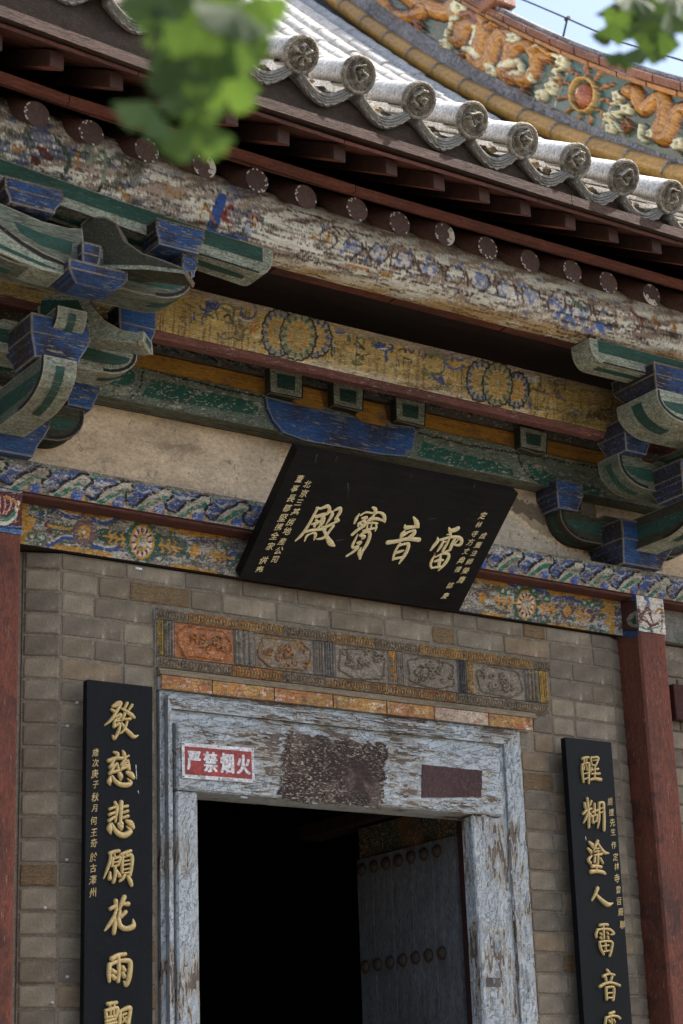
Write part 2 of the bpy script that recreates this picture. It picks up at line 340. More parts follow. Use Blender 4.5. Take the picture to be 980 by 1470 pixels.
# ------------------------------------------------------------------ painter: colours drawn on a surface's own vertices
def hsh(i, j, s): 
    v = np.sin(i*127.1+j*311.7+s*74.7)*43758.5453; return v-np.floor(v)
def vn(x, y, s=0):
    xi, yi = np.floor(x), np.floor(y); a, b = x-xi, y-yi; a = a*a*(3-2*a); b = b*b*(3-2*b)
    return (hsh(xi, yi, s)*(1-a)+hsh(xi+1, yi, s)*a)*(1-b)+(hsh(xi, yi+1, s)*(1-a)+hsh(xi+1, yi+1, s)*a)*b
def fbm(x, y, s=0, o=4):
    v = 0; a = .5
    for k in range(o): v = v+a*vn(x, y, s+k*3.1); x = x*2.03; y = y*2.03; a *= .5
    return v/(1-.5**o)
def spl(pts, n=6):
    P = [np.asarray(p, float) for p in pts]
    if len(P) < 3:
        return [P[0]+(P[1]-P[0])*t for t in np.linspace(0, 1, n)]
    Q = [2*P[0]-P[1]]+P+[2*P[-1]-P[-2]]; out = []
    for i in range(1, len(Q)-2):
        for t in np.linspace(0, 1, n, endpoint=False):
            out.append(.5*((2*Q[i])+(-Q[i-1]+Q[i+1])*t+(2*Q[i-1]-5*Q[i]+4*Q[i+1]-Q[i+2])*t*t+(-Q[i-1]+3*Q[i]-3*Q[i+1]+Q[i+2])*t**3))
    return out+[P[-1]]
def finish(pt, g=.34, seed=7, s=1.0, wear=1.0):
    if wear <= 0: return
    pt = pt; X0, Y0 = pt.X*s, pt.Y*s
    "dust, grit and small losses over a finished painting"
    f = fbm(X0*.55, Y0*.8, seed, 4); pt.C *= (1+g*2*(f-.5))[:, None]
    n = fbm(X0*.16, Y0*.4, seed+5, 6); a = np.clip((n-.655+.03*(1-wear))/.03, 0, 1)*.6*wear; pt.C = pt.C*(1-a[:, None])+np.array(A(48, 42, 36))*a[:, None]
    n = fbm(X0*.22+7, Y0*.5, seed+9, 6); a = np.clip((n-.68)/.02, 0, 1)*.7*wear; pt.C = pt.C*(1-a[:, None])+np.array(A(160, 152, 138))*a[:, None]
    m = fbm(X0*.012, Y0*.03, seed+13, 4); pt.C *= (.75+.5*m)[:, None]
class Paint:
    def __init__(s, X, Y, base, warp=.8, k=1.9):
        s.X = np.asarray(X, float).ravel(); s.Y = np.asarray(Y, float).ravel(); s.k = k
        s.WX = s.X+warp*2*(vn(s.X*.35, s.Y*.35, 5)-.5); s.WY = s.Y+warp*2*(vn(s.X*.35, s.Y*.35, 9)-.5)
        s.C = np.tile(np.array(A(*base, k)), (len(s.X), 1)); s.H = np.zeros(len(s.X))
    def put(s, idx, a, c, h=None):
        a = np.clip(a, 0, 1)[:, None]
        if c is not None: s.C[idx] = s.C[idx]*(1-a)+np.array(A(*c, s.k))*a
        if h is not None: s.H[idx] = np.maximum(s.H[idx], h*a[:, 0]) if h > 0 else s.H[idx]+h*a[:, 0]
    def box(s, x0, x1, y0, y1): return np.nonzero((s.WX > x0) & (s.WX < x1) & (s.WY > y0) & (s.WY < y1))[0]
    def line(s, pts, w_, c, smooth=True, soft=.8, al=1, h=None, taper=False):
        P = np.array(spl(pts, 5) if smooth and len(pts) > 2 else pts, float); m = w_/2+1.5
        ii = s.box(P[:, 0].min()-m, P[:, 0].max()+m, P[:, 1].min()-m, P[:, 1].max()+m)
        if not len(ii): return
        x, y = s.WX[ii], s.WY[ii]; d = np.full(len(ii), 1e9)
        for i in range(len(P)-1):
            a, b = P[i], P[i+1]; e = b-a; L = e@e+1e-9
            t = np.clip(((x-a[0])*e[0]+(y-a[1])*e[1])/L, 0, 1); dd = np.hypot(x-a[0]-t*e[0], y-a[1]-t*e[1])
            if taper: dd = dd+w_/2*((i+t)/len(P))*.9
            d = np.minimum(d, dd)
        a = (w_/2-d)/soft+.5
        if h is not None:
            prof = np.sqrt(np.clip(1-(d/(w_/2+.3))**2, 0, 1)); s.H[ii] = np.maximum(s.H[ii], h*prof)
        s.put(ii, a*al, c)
    def disk(s, cx, cy, rx, ry, c, rot=0, lobes=0, la=.08, soft=.8, al=1, h=None):
        R = max(rx, ry)*1.2+2; ii = s.box(cx-R, cx+R, cy-R, cy+R)
        if not len(ii): return
        x, y = s.WX[ii]-cx, s.WY[ii]-cy; co, si = math.cos(rot), math.sin(rot); x, y = x*co+y*si, -x*si+y*co
        rr = np.hypot(x/rx, y/ry)
        if lobes: rr = rr*(1+la*np.abs(np.sin(np.arctan2(y/ry, x/rx)*lobes/2))-la/2)
        if h is not None: s.H[ii] = np.maximum(s.H[ii], h*np.sqrt(np.clip(1-rr**2, 0, 1)))
        s.put(ii, (1-rr)*min(rx, ry)/soft+.5, c) if al == 1 else s.put(ii, al*np.clip((1-rr)*min(rx, ry)/soft+.5, 0, 1), c)
    def ring(s, cx, cy, rx, ry, w_, c, lobes=0, la=.08, a0=None, a1=None, h=None):
        n = 60; pts = []
        for i in range(n+1):
            t = 2*math.pi*i/n if a0 is None else a0+(a1-a0)*i/n
            q = 1 if not lobes else 1/(1+la*abs(math.sin(t*lobes/2))-la/2)
            pts.append((cx+rx*q*math.cos(t), cy+ry*q*math.sin(t)))
        s.line(pts, w_, c, smooth=False, h=h)
    def poly(s, pts, c, al=1, soft=None, smooth=False):
        P = np.array(spl(pts+[pts[0]], 4)[:-1] if smooth else pts, float)
        ii = s.box(P[:, 0].min(), P[:, 0].max(), P[:, 1].min(), P[:, 1].max())
        if not len(ii): return
        x, y = s.WX[ii], s.WY[ii]; ins = np.zeros(len(ii), bool); n = len(P)
        for i in range(n):
            (x1, y1), (x2, y2) = P[i], P[(i+1) % n]
            if y1 == y2: continue
            cr = ((y1 > y) != (y2 > y)) & (x < (x2-x1)*(y-y1)/(y2-y1)+x1); ins ^= cr
        s.put(ii, ins*float(al), c)
    def patch(s, c, thr, sx, sy, seed=0, al=1, region=None, soft=.04, o=7):
        wx = fbm(s.X*.09, s.Y*.09, seed+41, 4)*9; n = .72*fbm(s.X*sx*1.5+wx*sx*2, s.Y*sy*1.5+wx*sy, seed, o)+.28*fbm(s.X*.5, s.Y*.8, seed+17, 3); a = np.clip((n-thr)/soft, 0, 1)*al
        if region is not None: a = a*region
        s.put(np.arange(len(s.X)), a, c)
def beam_face(name, x0, x1, zt, zb, Yf, depth, res, paintfn, mat, side, parent, coord='photo', disp=0.0, base=(120, 110, 90), pscale=(300, -300), porigin=(0, 0), warp=.8, seed=0, bow=0.0, fs=1.0, wear=1.0, **k):
    "timber with a finely divided, slightly uneven painted front; the other faces plain. zt, zb may vary with x"
    nu = max(2, int((x1-x0)*res)); fz = (lambda f, x: f(x) if callable(f) else f+0*x)
    xs = np.linspace(x0, x1, nu); T = fz(zt, xs); B = fz(zb, xs); nv = max(2, int(abs(T-B).max()*res*1.0))
    vs = np.linspace(0, 1, nv); XX = np.repeat(xs[:, None], nv, 1); ZZ = B[:, None]+(T-B)[:, None]*vs[None]
    YY = np.full_like(XX, Yf)-bow*(1-(2*vs[None]-1)**2)
    P = np.stack([XX, YY, ZZ], -1).reshape(-1, 3)
    if coord == 'photo': U, V = proj(P)
    else: U = (P[:, 0]-porigin[0])*pscale[0]; V = (P[:, 2]-porigin[1])*pscale[1]
    pt = Paint(U, V, base, warp); paintfn(pt); finish(pt, seed=seed+7, s=fs, wear=wear)
    P[:, 1] -= pt.H + disp*(fbm(P[:, 0]*4, P[:, 2]*30, seed)-.5)
    idx = np.arange(nu*nv).reshape(nu, nv)
    Q = np.stack([idx[:-1, :-1], idx[1:, :-1], idx[1:, 1:], idx[:-1, 1:]], -1).reshape(-1, 4)
    n = len(P); V2 = list(P); Fc = [tuple(q) for q in Q]; mi = [0]*len(Fc)
    bk = [(xs[i], Yf+depth, z) for i in (0, nu-1) for z in (B[i], T[i])]
    # rear strip follows top and bottom edge coarsely
    base_i = len(V2); st = list(range(0, nu, max(1, nu//24)))
    if st[-1] != nu-1: st.append(nu-1)
    for i in st: V2.append((xs[i], Yf+depth, B[i])); V2.append((xs[i], Yf+depth, T[i]))
    for a, b, q in zip(st[:-1], st[1:], range(len(st))):
        r0 = base_i+2*q; bot = [idx[i, 0] for i in range(a, b+1)]; top = [idx[i, nv-1] for i in range(a, b+1)]
        Fc.append(tuple(bot[::-1]+[r0, r0+2])); Fc.append(tuple(top+[r0+3, r0+1])); Fc.append((r0, r0+1, r0+3, r0+2)); mi += [1, 1, 1]
    Fc.append(tuple([idx[0, j] for j in range(nv)]+[base_i+1, base_i])); Fc.append(tuple([idx[nu-1, j] for j in range(nv-1, -1, -1)]+[base_i+2*len(st)-2, base_i+2*len(st)-1])); mi += [1, 1]
    return mesh(name, V2, Fc, [mat, side], parent, mi=mi, colr=pt.C, **k)
# ------------------------------------------------------------------ ground and terrace
mb = MB(); n = 1500
mb.add([(-n, -n, 0), (n, -n, 0), (n, n, 0), (-n, n, 0)], [(0, 1, 2, 3)]); mb.build('ground', M_pave, fix=False, kind='structure')
mb = MB(); mb.box(-1.5, 9.6, -1.7, 8.5, .004, .6, b=.02); mb.build('terrace', M_stone, kind='structure')

# ------------------------------------------------------------------ the hall
XL, XR = 3.08, 6.53
hall = empty('temple_hall', (4.8, 0, .6), label='old timber temple hall with painted beams, bracket sets, grey brick wall and tiled eave', cat='building')
hall.location = (0, 0, 0)
# enclosing walls (plain, behind and beside what the photograph shows)
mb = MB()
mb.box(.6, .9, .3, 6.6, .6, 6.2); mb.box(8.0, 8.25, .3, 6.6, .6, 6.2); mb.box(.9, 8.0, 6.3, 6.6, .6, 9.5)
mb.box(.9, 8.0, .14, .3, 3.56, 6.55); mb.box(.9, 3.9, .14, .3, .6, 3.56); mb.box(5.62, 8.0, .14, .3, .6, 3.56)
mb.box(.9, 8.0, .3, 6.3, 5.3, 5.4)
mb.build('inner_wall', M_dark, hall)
mb = MB(); mb.box(.9, 8.0, .3, 6.3, .604, .64); mb.build('floor', M_stone, hall)

# ---- brick wall
mb = MB(); my = .010
def wallbits(mb, y0, y1):
    mb.box(3.42, 3.86, y0, y1, .6, 3.508); mb.box(3.42, 6.42, y0, y1, 3.508, 4.04); mb.box(5.79, 6.42, y0, y1, .6, 3.508)
wallbits(mb, .0045, .13)
mb.prism([(3.42, .0045, .6), (3.27, .055, .6), (3.27, .125, .6), (3.42, .125, .6)], (0, 0, 3.44)); mb.prism([(6.42, .0045, .6), (6.42, .11, .6), (6.50, .11, .6), (6.50, .035, .6)], (0, 0, 3.44))
mb.box(3.165, 3.27, .062, .135, .6, 4.04); mb.box(6.72, 7.99, my, .13, .6, 4.04); mb.box(.91, 2.95, my, .13, .6, 4.04)
wall = mb.build('brick_wall', M_mortar, hall)
_bc = {}; rnd = random.Random(11)
def brick_mesh(L, H, m):
    key = (round(L/.006), round(H/.004), m.name, rnd.randrange(3))
    if key in _bc: return _bc[key]
    L = key[0]*.006; H = key[1]*.004; b = .0035
    j = lambda a=.0028: rnd.uniform(-a, a)
    V = []; n = 5 if L > .1 else 3
    # front outline with slightly chipped edges, then chamfer ring, then flat back
    fr = [(L*i/(n-1), 0) for i in range(n)]+[(L, H/2)]+[(L-L*i/(n-1), H) for i in range(n)]+[(0, H/2)]
    N = len(fr)
    for x, z in fr:
        cx, cz = L/2, H/2; sx = (1 if x > cx else -1)*(abs(x-cx) > L*.49); sz = (1 if z > cz else -1)*(abs(z-cz) > H*.49)
        V.append((x-sx*b*1.5+j(), -.0+j(.0008), z-sz*b*1.5+j()))
    for i, (x, z) in enumerate(fr): V.append((x+j(.001), b*1.6, z+j(.001)))
    for x, z in fr: V.append((x, .03, z))
    Fc = [tuple(range(N))]
    for r_ in (0, 1): Fc += [(r_*N+i, (r_+1)*N+i, (r_+1)*N+(i+1) % N, r_*N+(i+1) % N) for i in range(N)]
    me = bpy.data.meshes.new('brick'); me.from_pydata(V, [], Fc); me.materials.append(m); me.update()
    bm = bmesh.new(); bm.from_mesh(me); bmesh.ops.recalc_face_normals(bm, faces=bm.faces)
    if sum(f.normal.y*f.calc_area() for f in bm.faces) > 0: bmesh.ops.reverse_faces(bm, faces=bm.faces)
    bm.to_mesh(me); bm.free(); _bc[key] = me; return me
def brick(x, z, L, H, y=0.0, rz=0.0, m=None, parent=None):
    o = bpy.data.objects.new('brick', brick_mesh(L, H, m or (M_ochrebrick if rnd.random() < .035 else M_brick)))
    o.location = (x, y+rnd.uniform(-.002, .002), z); o.rotation_euler = (0, rnd.uniform(-.004, .004), rz); link(o, parent or wall)
J = .0085
def course(x0, x1, z0, z1, start=None, lens=(.285, .285, .15)):
    x = x0; first = True
    while x < x1-.03:
        L = (start if first and start else rnd.choice(lens)+rnd.uniform(-.012, .012)); first = False
        if x1-(x+L) < .09: L = x1-x
        brick(x+J/2, z0+J/2, L-J, z1-z0-J); x += L
zs = [4.045, 3.967]+[3.967-.0927*k for k in range(1, 23)]
low = MB()
for k in range(len(zs)-1):
    z1, z0 = zs[k], zs[k+1]; H = z1-z0
    # chamfered ends beside the columns
    brick(3.274, z0+J/2, .150-J, H-J, y=.047, rz=-math.radians(18.5))
    brick(6.424, z0+J/2, .092-J, H-J, y=.002, rz=math.radians(20))
    if z0 > 3.86:
        course(3.415, 6.42, z0, z1, start=(.17 if k % 2 else .30))
    else:
        if k % 2: course(3.415, 3.85, z0, z1, start=.285)
        else: course(3.415, 3.85, z0, z1, start=.15)
        if z1 > 3.6: course(6.005, 6.42, z0, z1, start=(.27 if k % 2 else .15))
        elif z1 > 3.5: course(5.885, 6.42, z0, z1, start=.12)
        else:
            a = .165 if k % 2 else .195
            course(5.80, 6.42, z0, z1, start=a)
    if z1 < 3.97: course(6.73, 7.25, z0, z1, start=(.2 if k % 2 else .12))
zz = zs[-1]
while zz > .65:
    for (a, b) in ((3.415, 3.85), (5.80, 6.42), (6.73, 7.25)):
        x = a
        while x < b-.02:
            L = min(.28, b-x); low.box(x+J/2, x+L-J/2, -.002, .02, zz-.0927+J/2, zz-J/2, b=.003); x += L
    zz -= .0927
for k in range(len(zs)-1):
    if zs[k] < 3.97:
        x = 7.255+(.1 if k % 2 else 0)
        while x < 7.98: L = min(.28, 7.985-x); low.box(x+J/2, x+L-J/2, -.002, .02, zs[k+1]+J/2, zs[k]-J/2, b=.003); x += L
low.build('lower_brickwork', M_brick, wall, kind='stuff')
# small fixings and drips of plaster on the bricks
mb = MB(); mb.box(0, .034, -.006, .004, 0, .011, b=.002); p = at(193, 817, 0); fx = mb.build('wall_fixing', M_signw, wall, loc=(p[0], 0, p[2]), rot=(0, .05, 0))
for (a, b) in ((110, 1009), (96, 1042), (95, 1234), (64, 1303), (96, 1402), (74, 1439)):
    mb = MB(); mb.tube([(0, .004, 0), (0, -.004, 0)], .006, 8); mb.tube([(0, -.004, 0), (0, -.012, 0)], .0035, 6); p = at(a, b, 0)
    mb.build('wall_plug', M_signw, wall, loc=(p[0], 0, p[2]))

# ---- carved frieze over the door
frieze = empty('door_frieze', parent=hall)
BRN, ORN, YEL, GRY = (92, 84, 72), (140, 92, 52), (140, 112, 60), (108, 99, 86)
def relief_block(name, x0, x1, z0, z1, Y, fn, base, depth=.03, res=330, parent=frieze, mat=M_carved, seed=0):
    def pf(pt): fn(pt)
    return beam_face(name, x0, x1, z1, z0, Y, depth, res, pf, mat, mat, parent, coord='local', base=base, pscale=(1000, 1000), porigin=(x0, z0), warp=1.5, disp=.001, seed=seed, fs=.33, wear=.6)
def bead_row(W, H, tint, seed):
    def f(pt):
        r = random.Random(seed); x = 5
        if tint: pt.patch(tint, .40, .02, .03, seed, .9)
        while x < W-5:
            wd = r.uniform(13, 17)
            pt.ring(x+wd/2, H*.45, wd*.40, H*.38, 3.4, (120, 100, 70) if not tint else (150, 116, 66), h=.006)
            pt.disk(x+wd/2, H*.42, wd*.16, H*.2, (78, 69, 58), al=.8, soft=2); x += wd
        pt.line([(0, H-2), (W, H-2)], 4, None, smooth=False, h=.004)
        pt.patch((84, 76, 66), .64, .05, .05, seed+3, .6)
    return f
def course_blocks(z0, z1, cuts, tints, Y, nm):
    for i in range(len(cuts)-1):
        a, b = cuts[i], cuts[i+1]; W = (b-a-.005)*1000; H = (z1-z0-.005)*1000
        relief_block(nm, a, b-.005, z0, z1-.005, Y, bead_row(W, H, tints[i % len(tints)], i*7+int(z0*50)), GRY, seed=i)
course_blocks(3.812, 3.862, [3.85, 4.01, 4.255, 4.49, 4.72, 4.98, 5.23, 5.48, 5.72, 5.90, 6.0], [None, (140, 92, 40), (132, 96, 50), None, (120, 96, 60), None, (150, 112, 48), (132, 98, 50), (140, 104, 48), None], -.016, 'beaded_brick')
course_blocks(3.603, 3.652, [3.855, 3.995, 4.225, 4.48, 4.70, 4.95, 5.19, 5.43, 5.72, 5.98], [None, None, (150, 92, 36), None, (110, 80, 54), (120, 84, 48), (140, 84, 40), None, None], -.014, 'beaded_brick')
def panel(W, H, seed, tint, tamt):
    def f(pt):
        r = random.Random(seed)
        cx, cy, rx, ry = W/2, H/2, W*.44, H*.44
        if tint: pt.patch(tint, 1-tamt, .012, .016, seed, .95, soft=.15)
        # sunken ground inside a lobed frame, raised flowers and scrolls
        n = 14; out = []
        for i in range(n*3+1):
            t = 2*math.pi*i/(n*3); q = 1+.05*math.sin(t*6+seed)
            e = .62; out.append((cx+rx*q*math.copysign(abs(math.cos(t))**e, math.cos(t)), cy+ry*q*math.copysign(abs(math.sin(t))**e, math.sin(t))))
        pt.line(out, 5, tint and tuple(int(v*1.1) for v in tint), smooth=False, h=.008)
        for k in range(5):
            fx, fy = cx+r.uniform(-.62, .62)*rx, cy+r.uniform(-.5, .5)*ry; R = r.uniform(14, 24); ps = r.random()*6
            for j in range(6):
                t = ps+j*1.047; pt.disk(fx+R*.62*math.cos(t), fy+R*.5*math.sin(t), R*.4, R*.34, (124, 113, 96) if not tint else (160, 104, 56), al=.7, h=.012, soft=2)
                pt.ring(fx+R*.62*math.cos(t), fy+R*.5*math.sin(t), R*.4, R*.34, 1.5, (84, 75, 63))
            pt.disk(fx, fy, R*.3, R*.26, (100, 91, 78), h=.014, soft=2)
        for k in range(9):
            x, y = cx+r.uniform(-.8, .8)*rx, cy+r.uniform(-.75, .75)*ry; a = r.random()*6.3; pts = [(x, y)]; da = r.choice((-.7, .7))
            for j in range(6): a += da; x += 9*math.cos(a); y += 7*math.sin(a); pts.append((x, y))
            pt.line(pts, 5.5, (126, 115, 98) if not tint else (166, 110, 58), h=.011, al=.6)
        pt.patch((66, 60, 52), .68, .08, .08, seed+1, .6)
        if tint: pt.patch((180, 160, 150), .70, .05, .05, seed+9, .8)
    return f
z0, z1 = 3.656, 3.808
for i, (a, b, tint, ta) in enumerate(((3.945, 4.235, (150, 90, 48), .80), (4.345, 4.645, (124, 96, 58), .50), (4.765, 5.05, None, 0), (5.145, 5.445, None, 0), (5.545, 5.845, None, 0))):
    relief_block('carved_panel', a, b, z0, z1, -.004, panel((b-a)*1000, (z1-z0)*1000, i*5+2, tint, ta), (110, 100, 86), seed=i)
def post(W, H, c2, seed):
    def f(pt):
        for q in (.22, .5, .78): pt.line([(W*q, 3), (W*q, H-3)], W*.2, None, smooth=False, h=.008)
        if c2: pt.patch(c2, .40, .05, .02, seed, .95)
        pt.patch((80, 74, 66), .62, .05, .03, seed+2, .8)
    return f
for i, (a, b, c2) in enumerate(((3.855, 3.885, (160, 130, 52)), (3.893, 3.938, None), (4.243, 4.338, None), (4.652, 4.70, None), (4.708, 4.757, (90, 86, 84)), (5.058, 5.09, (176, 124, 44)), (5.097, 5.138, None), (5.452, 5.49, (56, 56, 58)), (5.498, 5.538, (150, 116, 60)), (5.852, 5.93, (100, 88, 66)), (5.937, 5.985, (165, 128, 44)))):
    relief_block('carved_post', a, b, z0, z1, -.012, post((b-a)*1000, (z1-z0)*1000, c2, i), GRY, seed=i+20)
# orange edge course
cuts = [3.868, 4.115, 4.425, 4.73, 5.02, 5.285, 5.60, 5.865]
for i in range(7):
    def f(pt, i=i):
        pt.patch((150, 104, 52) if i % 2 else (144, 88, 52), .30, .01, .05, i, .9, soft=.2)
        pt.patch((150, 118, 58), .5, .01, .03, i+4, .7); pt.patch((176, 164, 150), .62, .02, .06, i+8, .8); pt.patch((92, 82, 66), .62, .03, .03, i+12, .8)
    if i == 5:
        def f(pt): pt.patch((160, 146, 128), .3, .01, .03, 3, .9); pt.patch((170, 96, 44), .62, .02, .05, 8, .8)
    relief_block('orange_edge_brick', cuts[i], cuts[i+1]-.007, 3.508, 3.566, -.030, f, (150, 96, 44), depth=.045, res=260, seed=i)
mb = MB(); mb.prism([(3.862, -.034, 3.568), (3.862, -.010, 3.600), (3.862, .02, 3.600), (3.862, .02, 3.568)], (2.03, 0, 0)); mb.build('frieze_lip', aged('tan_lip', A(118, 104, 82), grain=GX, sc=6), frieze)

# ---- door frame
frame = empty('door_frame', parent=hall)
def slab(name, x0, x1, y0, y1, z0, z1, m, b=.006, parent=frame, wob=.0, **k):
    mb = MB(); mb.box(x0, x1, y0, y1, z0, z1, b=b); return mb.build(name, m, parent, **k)
# stepped outer moulding (mitred) : three rails across, two uprights each side
OX0, OX1, OZ = 3.866, 5.79, 3.504
def mould(name, d0, d1, Yf, yb, m, top=True):
    # upright left, upright right, head; d0,d1 distances inward from the outer edge
    lx0, lx1 = OX0+d0[0], OX0+d1[0]; rx0, rx1 = OX1-d0[1], OX1-d1[1]; z0, z1 = OZ-d0[2], OZ-d1[2]
    for nm, poly, mm in (('frame_upright', [(lx0, Yf, .64), (lx1, Yf, .64), (lx1, Yf, z1), (lx0, Yf, z0)], m[0]), ('frame_upright', [(rx1, Yf, .64), (rx0, Yf, .64), (rx0, Yf, z0), (rx1, Yf, z1)], m[0]), ('frame_head', [(lx0, Yf, z0), (lx1, Yf, z1), (rx1, Yf, z1), (rx0, Yf, z0)], m[1])):
        mb = MB(); mb.prism(poly, (0, yb-Yf, 0)); o = mb.build(nm, mm, frame)
        bm = bmesh.new(); bm.from_mesh(o.data); bmesh.ops.bevel(bm, geom=bm.edges[:], offset=.003, segments=1, affect='EDGES'); bm.to_mesh(o.data); bm.free()
mould('outer', (0, 0, 0), (.022, .03, .022), -.012, .10, (M_doorVp, M_doorHp))
mould('mid', (.024, .032, .024), (.043, .118, .080), -.040, .10, (M_doorV, M_doorHp))
mould('inner', (.045, .120, .082), (.052, .165, .138), -.026, .10, (M_doorV, M_doorH))
# lintel board and jambs
slab('door_lintel', 3.92, 5.622, -.060, .12, 3.082, 3.364, M_doorH, .008)
slab('door_jamb', 3.92, 4.022, -.052, .035, .64, 3.079, M_doorV, .008)
slab('door_jamb', 5.448, 5.575, -.052, .035, .64, 3.079, M_doorVp, .008, label='right door jamb with heavily cracked paint')
slab('frame_upright', 5.578, 5.622, -.036, .12, .64, 3.079, M_doorV, .004)
def px_slab(name, pts, Y, th, m, **k):
    mb = MB(); P = [np.array(at(a, b, Y)) for a, b in pts]; n_ = len(P); c_ = sum(P)/n_; V = P+[p+np.array([0, th, 0]) for p in P]+[c_]
    from mathutils.geometry import tessellate_polygon
    tr = tessellate_polygon([[Vector((p[0], p[2], 0)) for p in P]])
    mb.add(V[:-1], [tuple(t) for t in tr]+[(i, i+n_, (i+1) % n_+n_, (i+1) % n_) for i in range(n_)]); return mb.build(name, m, **k)
# bare patch: irregular outline
rp = random.Random(3); pts = []
for (a, b), (c, d) in (((412, 1052), (556, 1068)), ((556, 1068), (548, 1160)), ((548, 1160), (402, 1146)), ((402, 1146), (412, 1052))):
    for i in range(34): t = i/34; pts.append((a+(c-a)*t+rp.uniform(-5, 5), b+(d-b)*t+rp.uniform(-3.4, 3.4)))
px_slab('bare_wood_patch', pts, -.0655, .007, M_strip, parent=frame, label='patch of dark bare wood on the lintel where the paint has come off')
pts = []
for (a, b), (c, d) in (((606, 1097), (692, 1106)), ((692, 1106), (691, 1143)), ((691, 1143), (605, 1145)), ((605, 1145), (606, 1097))):
    for i in range(8): t = i/8; pts.append((a+(c-a)*t+rp.uniform(-.5, .5), b+(d-b)*t+rp.uniform(-.5, .5)))
px_slab('maroon_paint_patch', pts, -.0635, .004, M_maroon, parent=frame, label='dark maroon rectangle painted on the lintel')
slab('frame_scar', 5.475, 5.555, -.0545, -.050, 2.32, 2.36, aged('scarred_wood', A(92, 88, 84), flake=A(60, 45, 38), flake_at=.5, grain=(4, 4, 4), sc=8), .001)
# loose curls of paint and splinters along the cracked edges
flk = MB(); rf = random.Random(8)
def curl(x, y, z, w_, h, vert):
    a = rf.uniform(.002, .006)
    if vert: flk.add([(x, y, z), (x+w_, y-a, z), (x+w_, y-a*1.4, z+h), (x, y-.0005, z+h)], [(0, 1, 2, 3)])
    else: flk.add([(x, y-a, z), (x+w_, y-a*1.2, z), (x+w_, y-.0005, z+h), (x, y-.0005, z+h)], [(0, 1, 2, 3)])
for i in range(230):
    x = rf.uniform(3.93, 5.6); z = rf.choice((3.10, 3.345, 3.33, 3.14))+rf.gauss(0, .012); curl(x, -.0615, z, rf.uniform(.008, .035), rf.uniform(.003, .009), False)
for i in range(260):
    x = rf.choice((5.452, 5.566, 5.51, 5.53))+rf.gauss(0, .008); curl(min(max(x, 5.45), 5.565), -.0535, rf.uniform(1.0, 3.05), rf.uniform(.004, .010), rf.uniform(.01, .035), True)
for i in range(160):
    curl(rf.uniform(5.655, 5.755), -.0415, rf.uniform(1.0, 3.4), rf.uniform(.003, .007), rf.uniform(.01, .05), True); curl(rf.uniform(3.93, 5.6), -.0415, rf.uniform(3.43, 3.475), rf.uniform(.01, .05), rf.uniform(.003, .007), False)
flk.build('paint_flakes', aged('paint_flake', A(150, 156, 160, 1.9), grain=(8, 8, 8), sc=6), frame, fix=False, kind='stuff')

# ---- open door leaf inside
leaf = empty('door_leaf', (5.5, .1, 0), parent=hall, label='open studded door leaf folded back inside the doorway'); leaf.location = (0, 0, 0)
for i, (y0, y1) in enumerate(((.16, .33), (.333, .50), (.503, .66), (.663, .82), (.823, .955))):
    mb = MB(); mb.box(5.5, 5.545, y0, y1, .66, 3.02, b=.002); mb.build('door_plank', M_leafdoor, leaf)
mb = MB(); mb.tube([(0, 0, 0), (-.006, 0, 0), (-.018, 0, 0), (-.026, 0, 0)], [.031, .031, .022, .008], 14); s0 = mb.build('door_stud', M_stud, leaf, smooth=True)
for j, z in enumerate((2.968, 2.502, 2.03)):
    for i in range(7):
        o = s0 if i == j == 0 else copyo(s0); o.location = (5.499, .288+.103*i, z)
def pf(pt):
    for k, c in enumerate(((40, 70, 60), (120, 90, 50), (140, 140, 130), (30, 45, 80))): pt.patch(c, .55, .12, .12, k*3, .9)
mb = MB(); mb.box(5.52, 5.56, .155, .955, 3.022, 3.175); mb.build('painted_rail', aged('dim_painted_rail', A(50, 52, 40), flake=A(130, 126, 110), flake_at=.56, grain=(5, 5, 5), sc=7, second=A(110, 70, 30), second_at=.55), leaf)
mb = MB(); mb.box(5.52, 5.60, .10, .158, .66, 3.2); mb.build('door_stile', aged('dark_red_stile', A(48, 24, 22), grain=GZ, sc=4), leaf)
mb = MB()
for i in range(5): mb.box(5.48+.0*i, 5.62, .2+.25*i, .44+.25*i, 3.19, 3.26, b=.004)
mb.build('door_head_board', M_darkwood, hall)

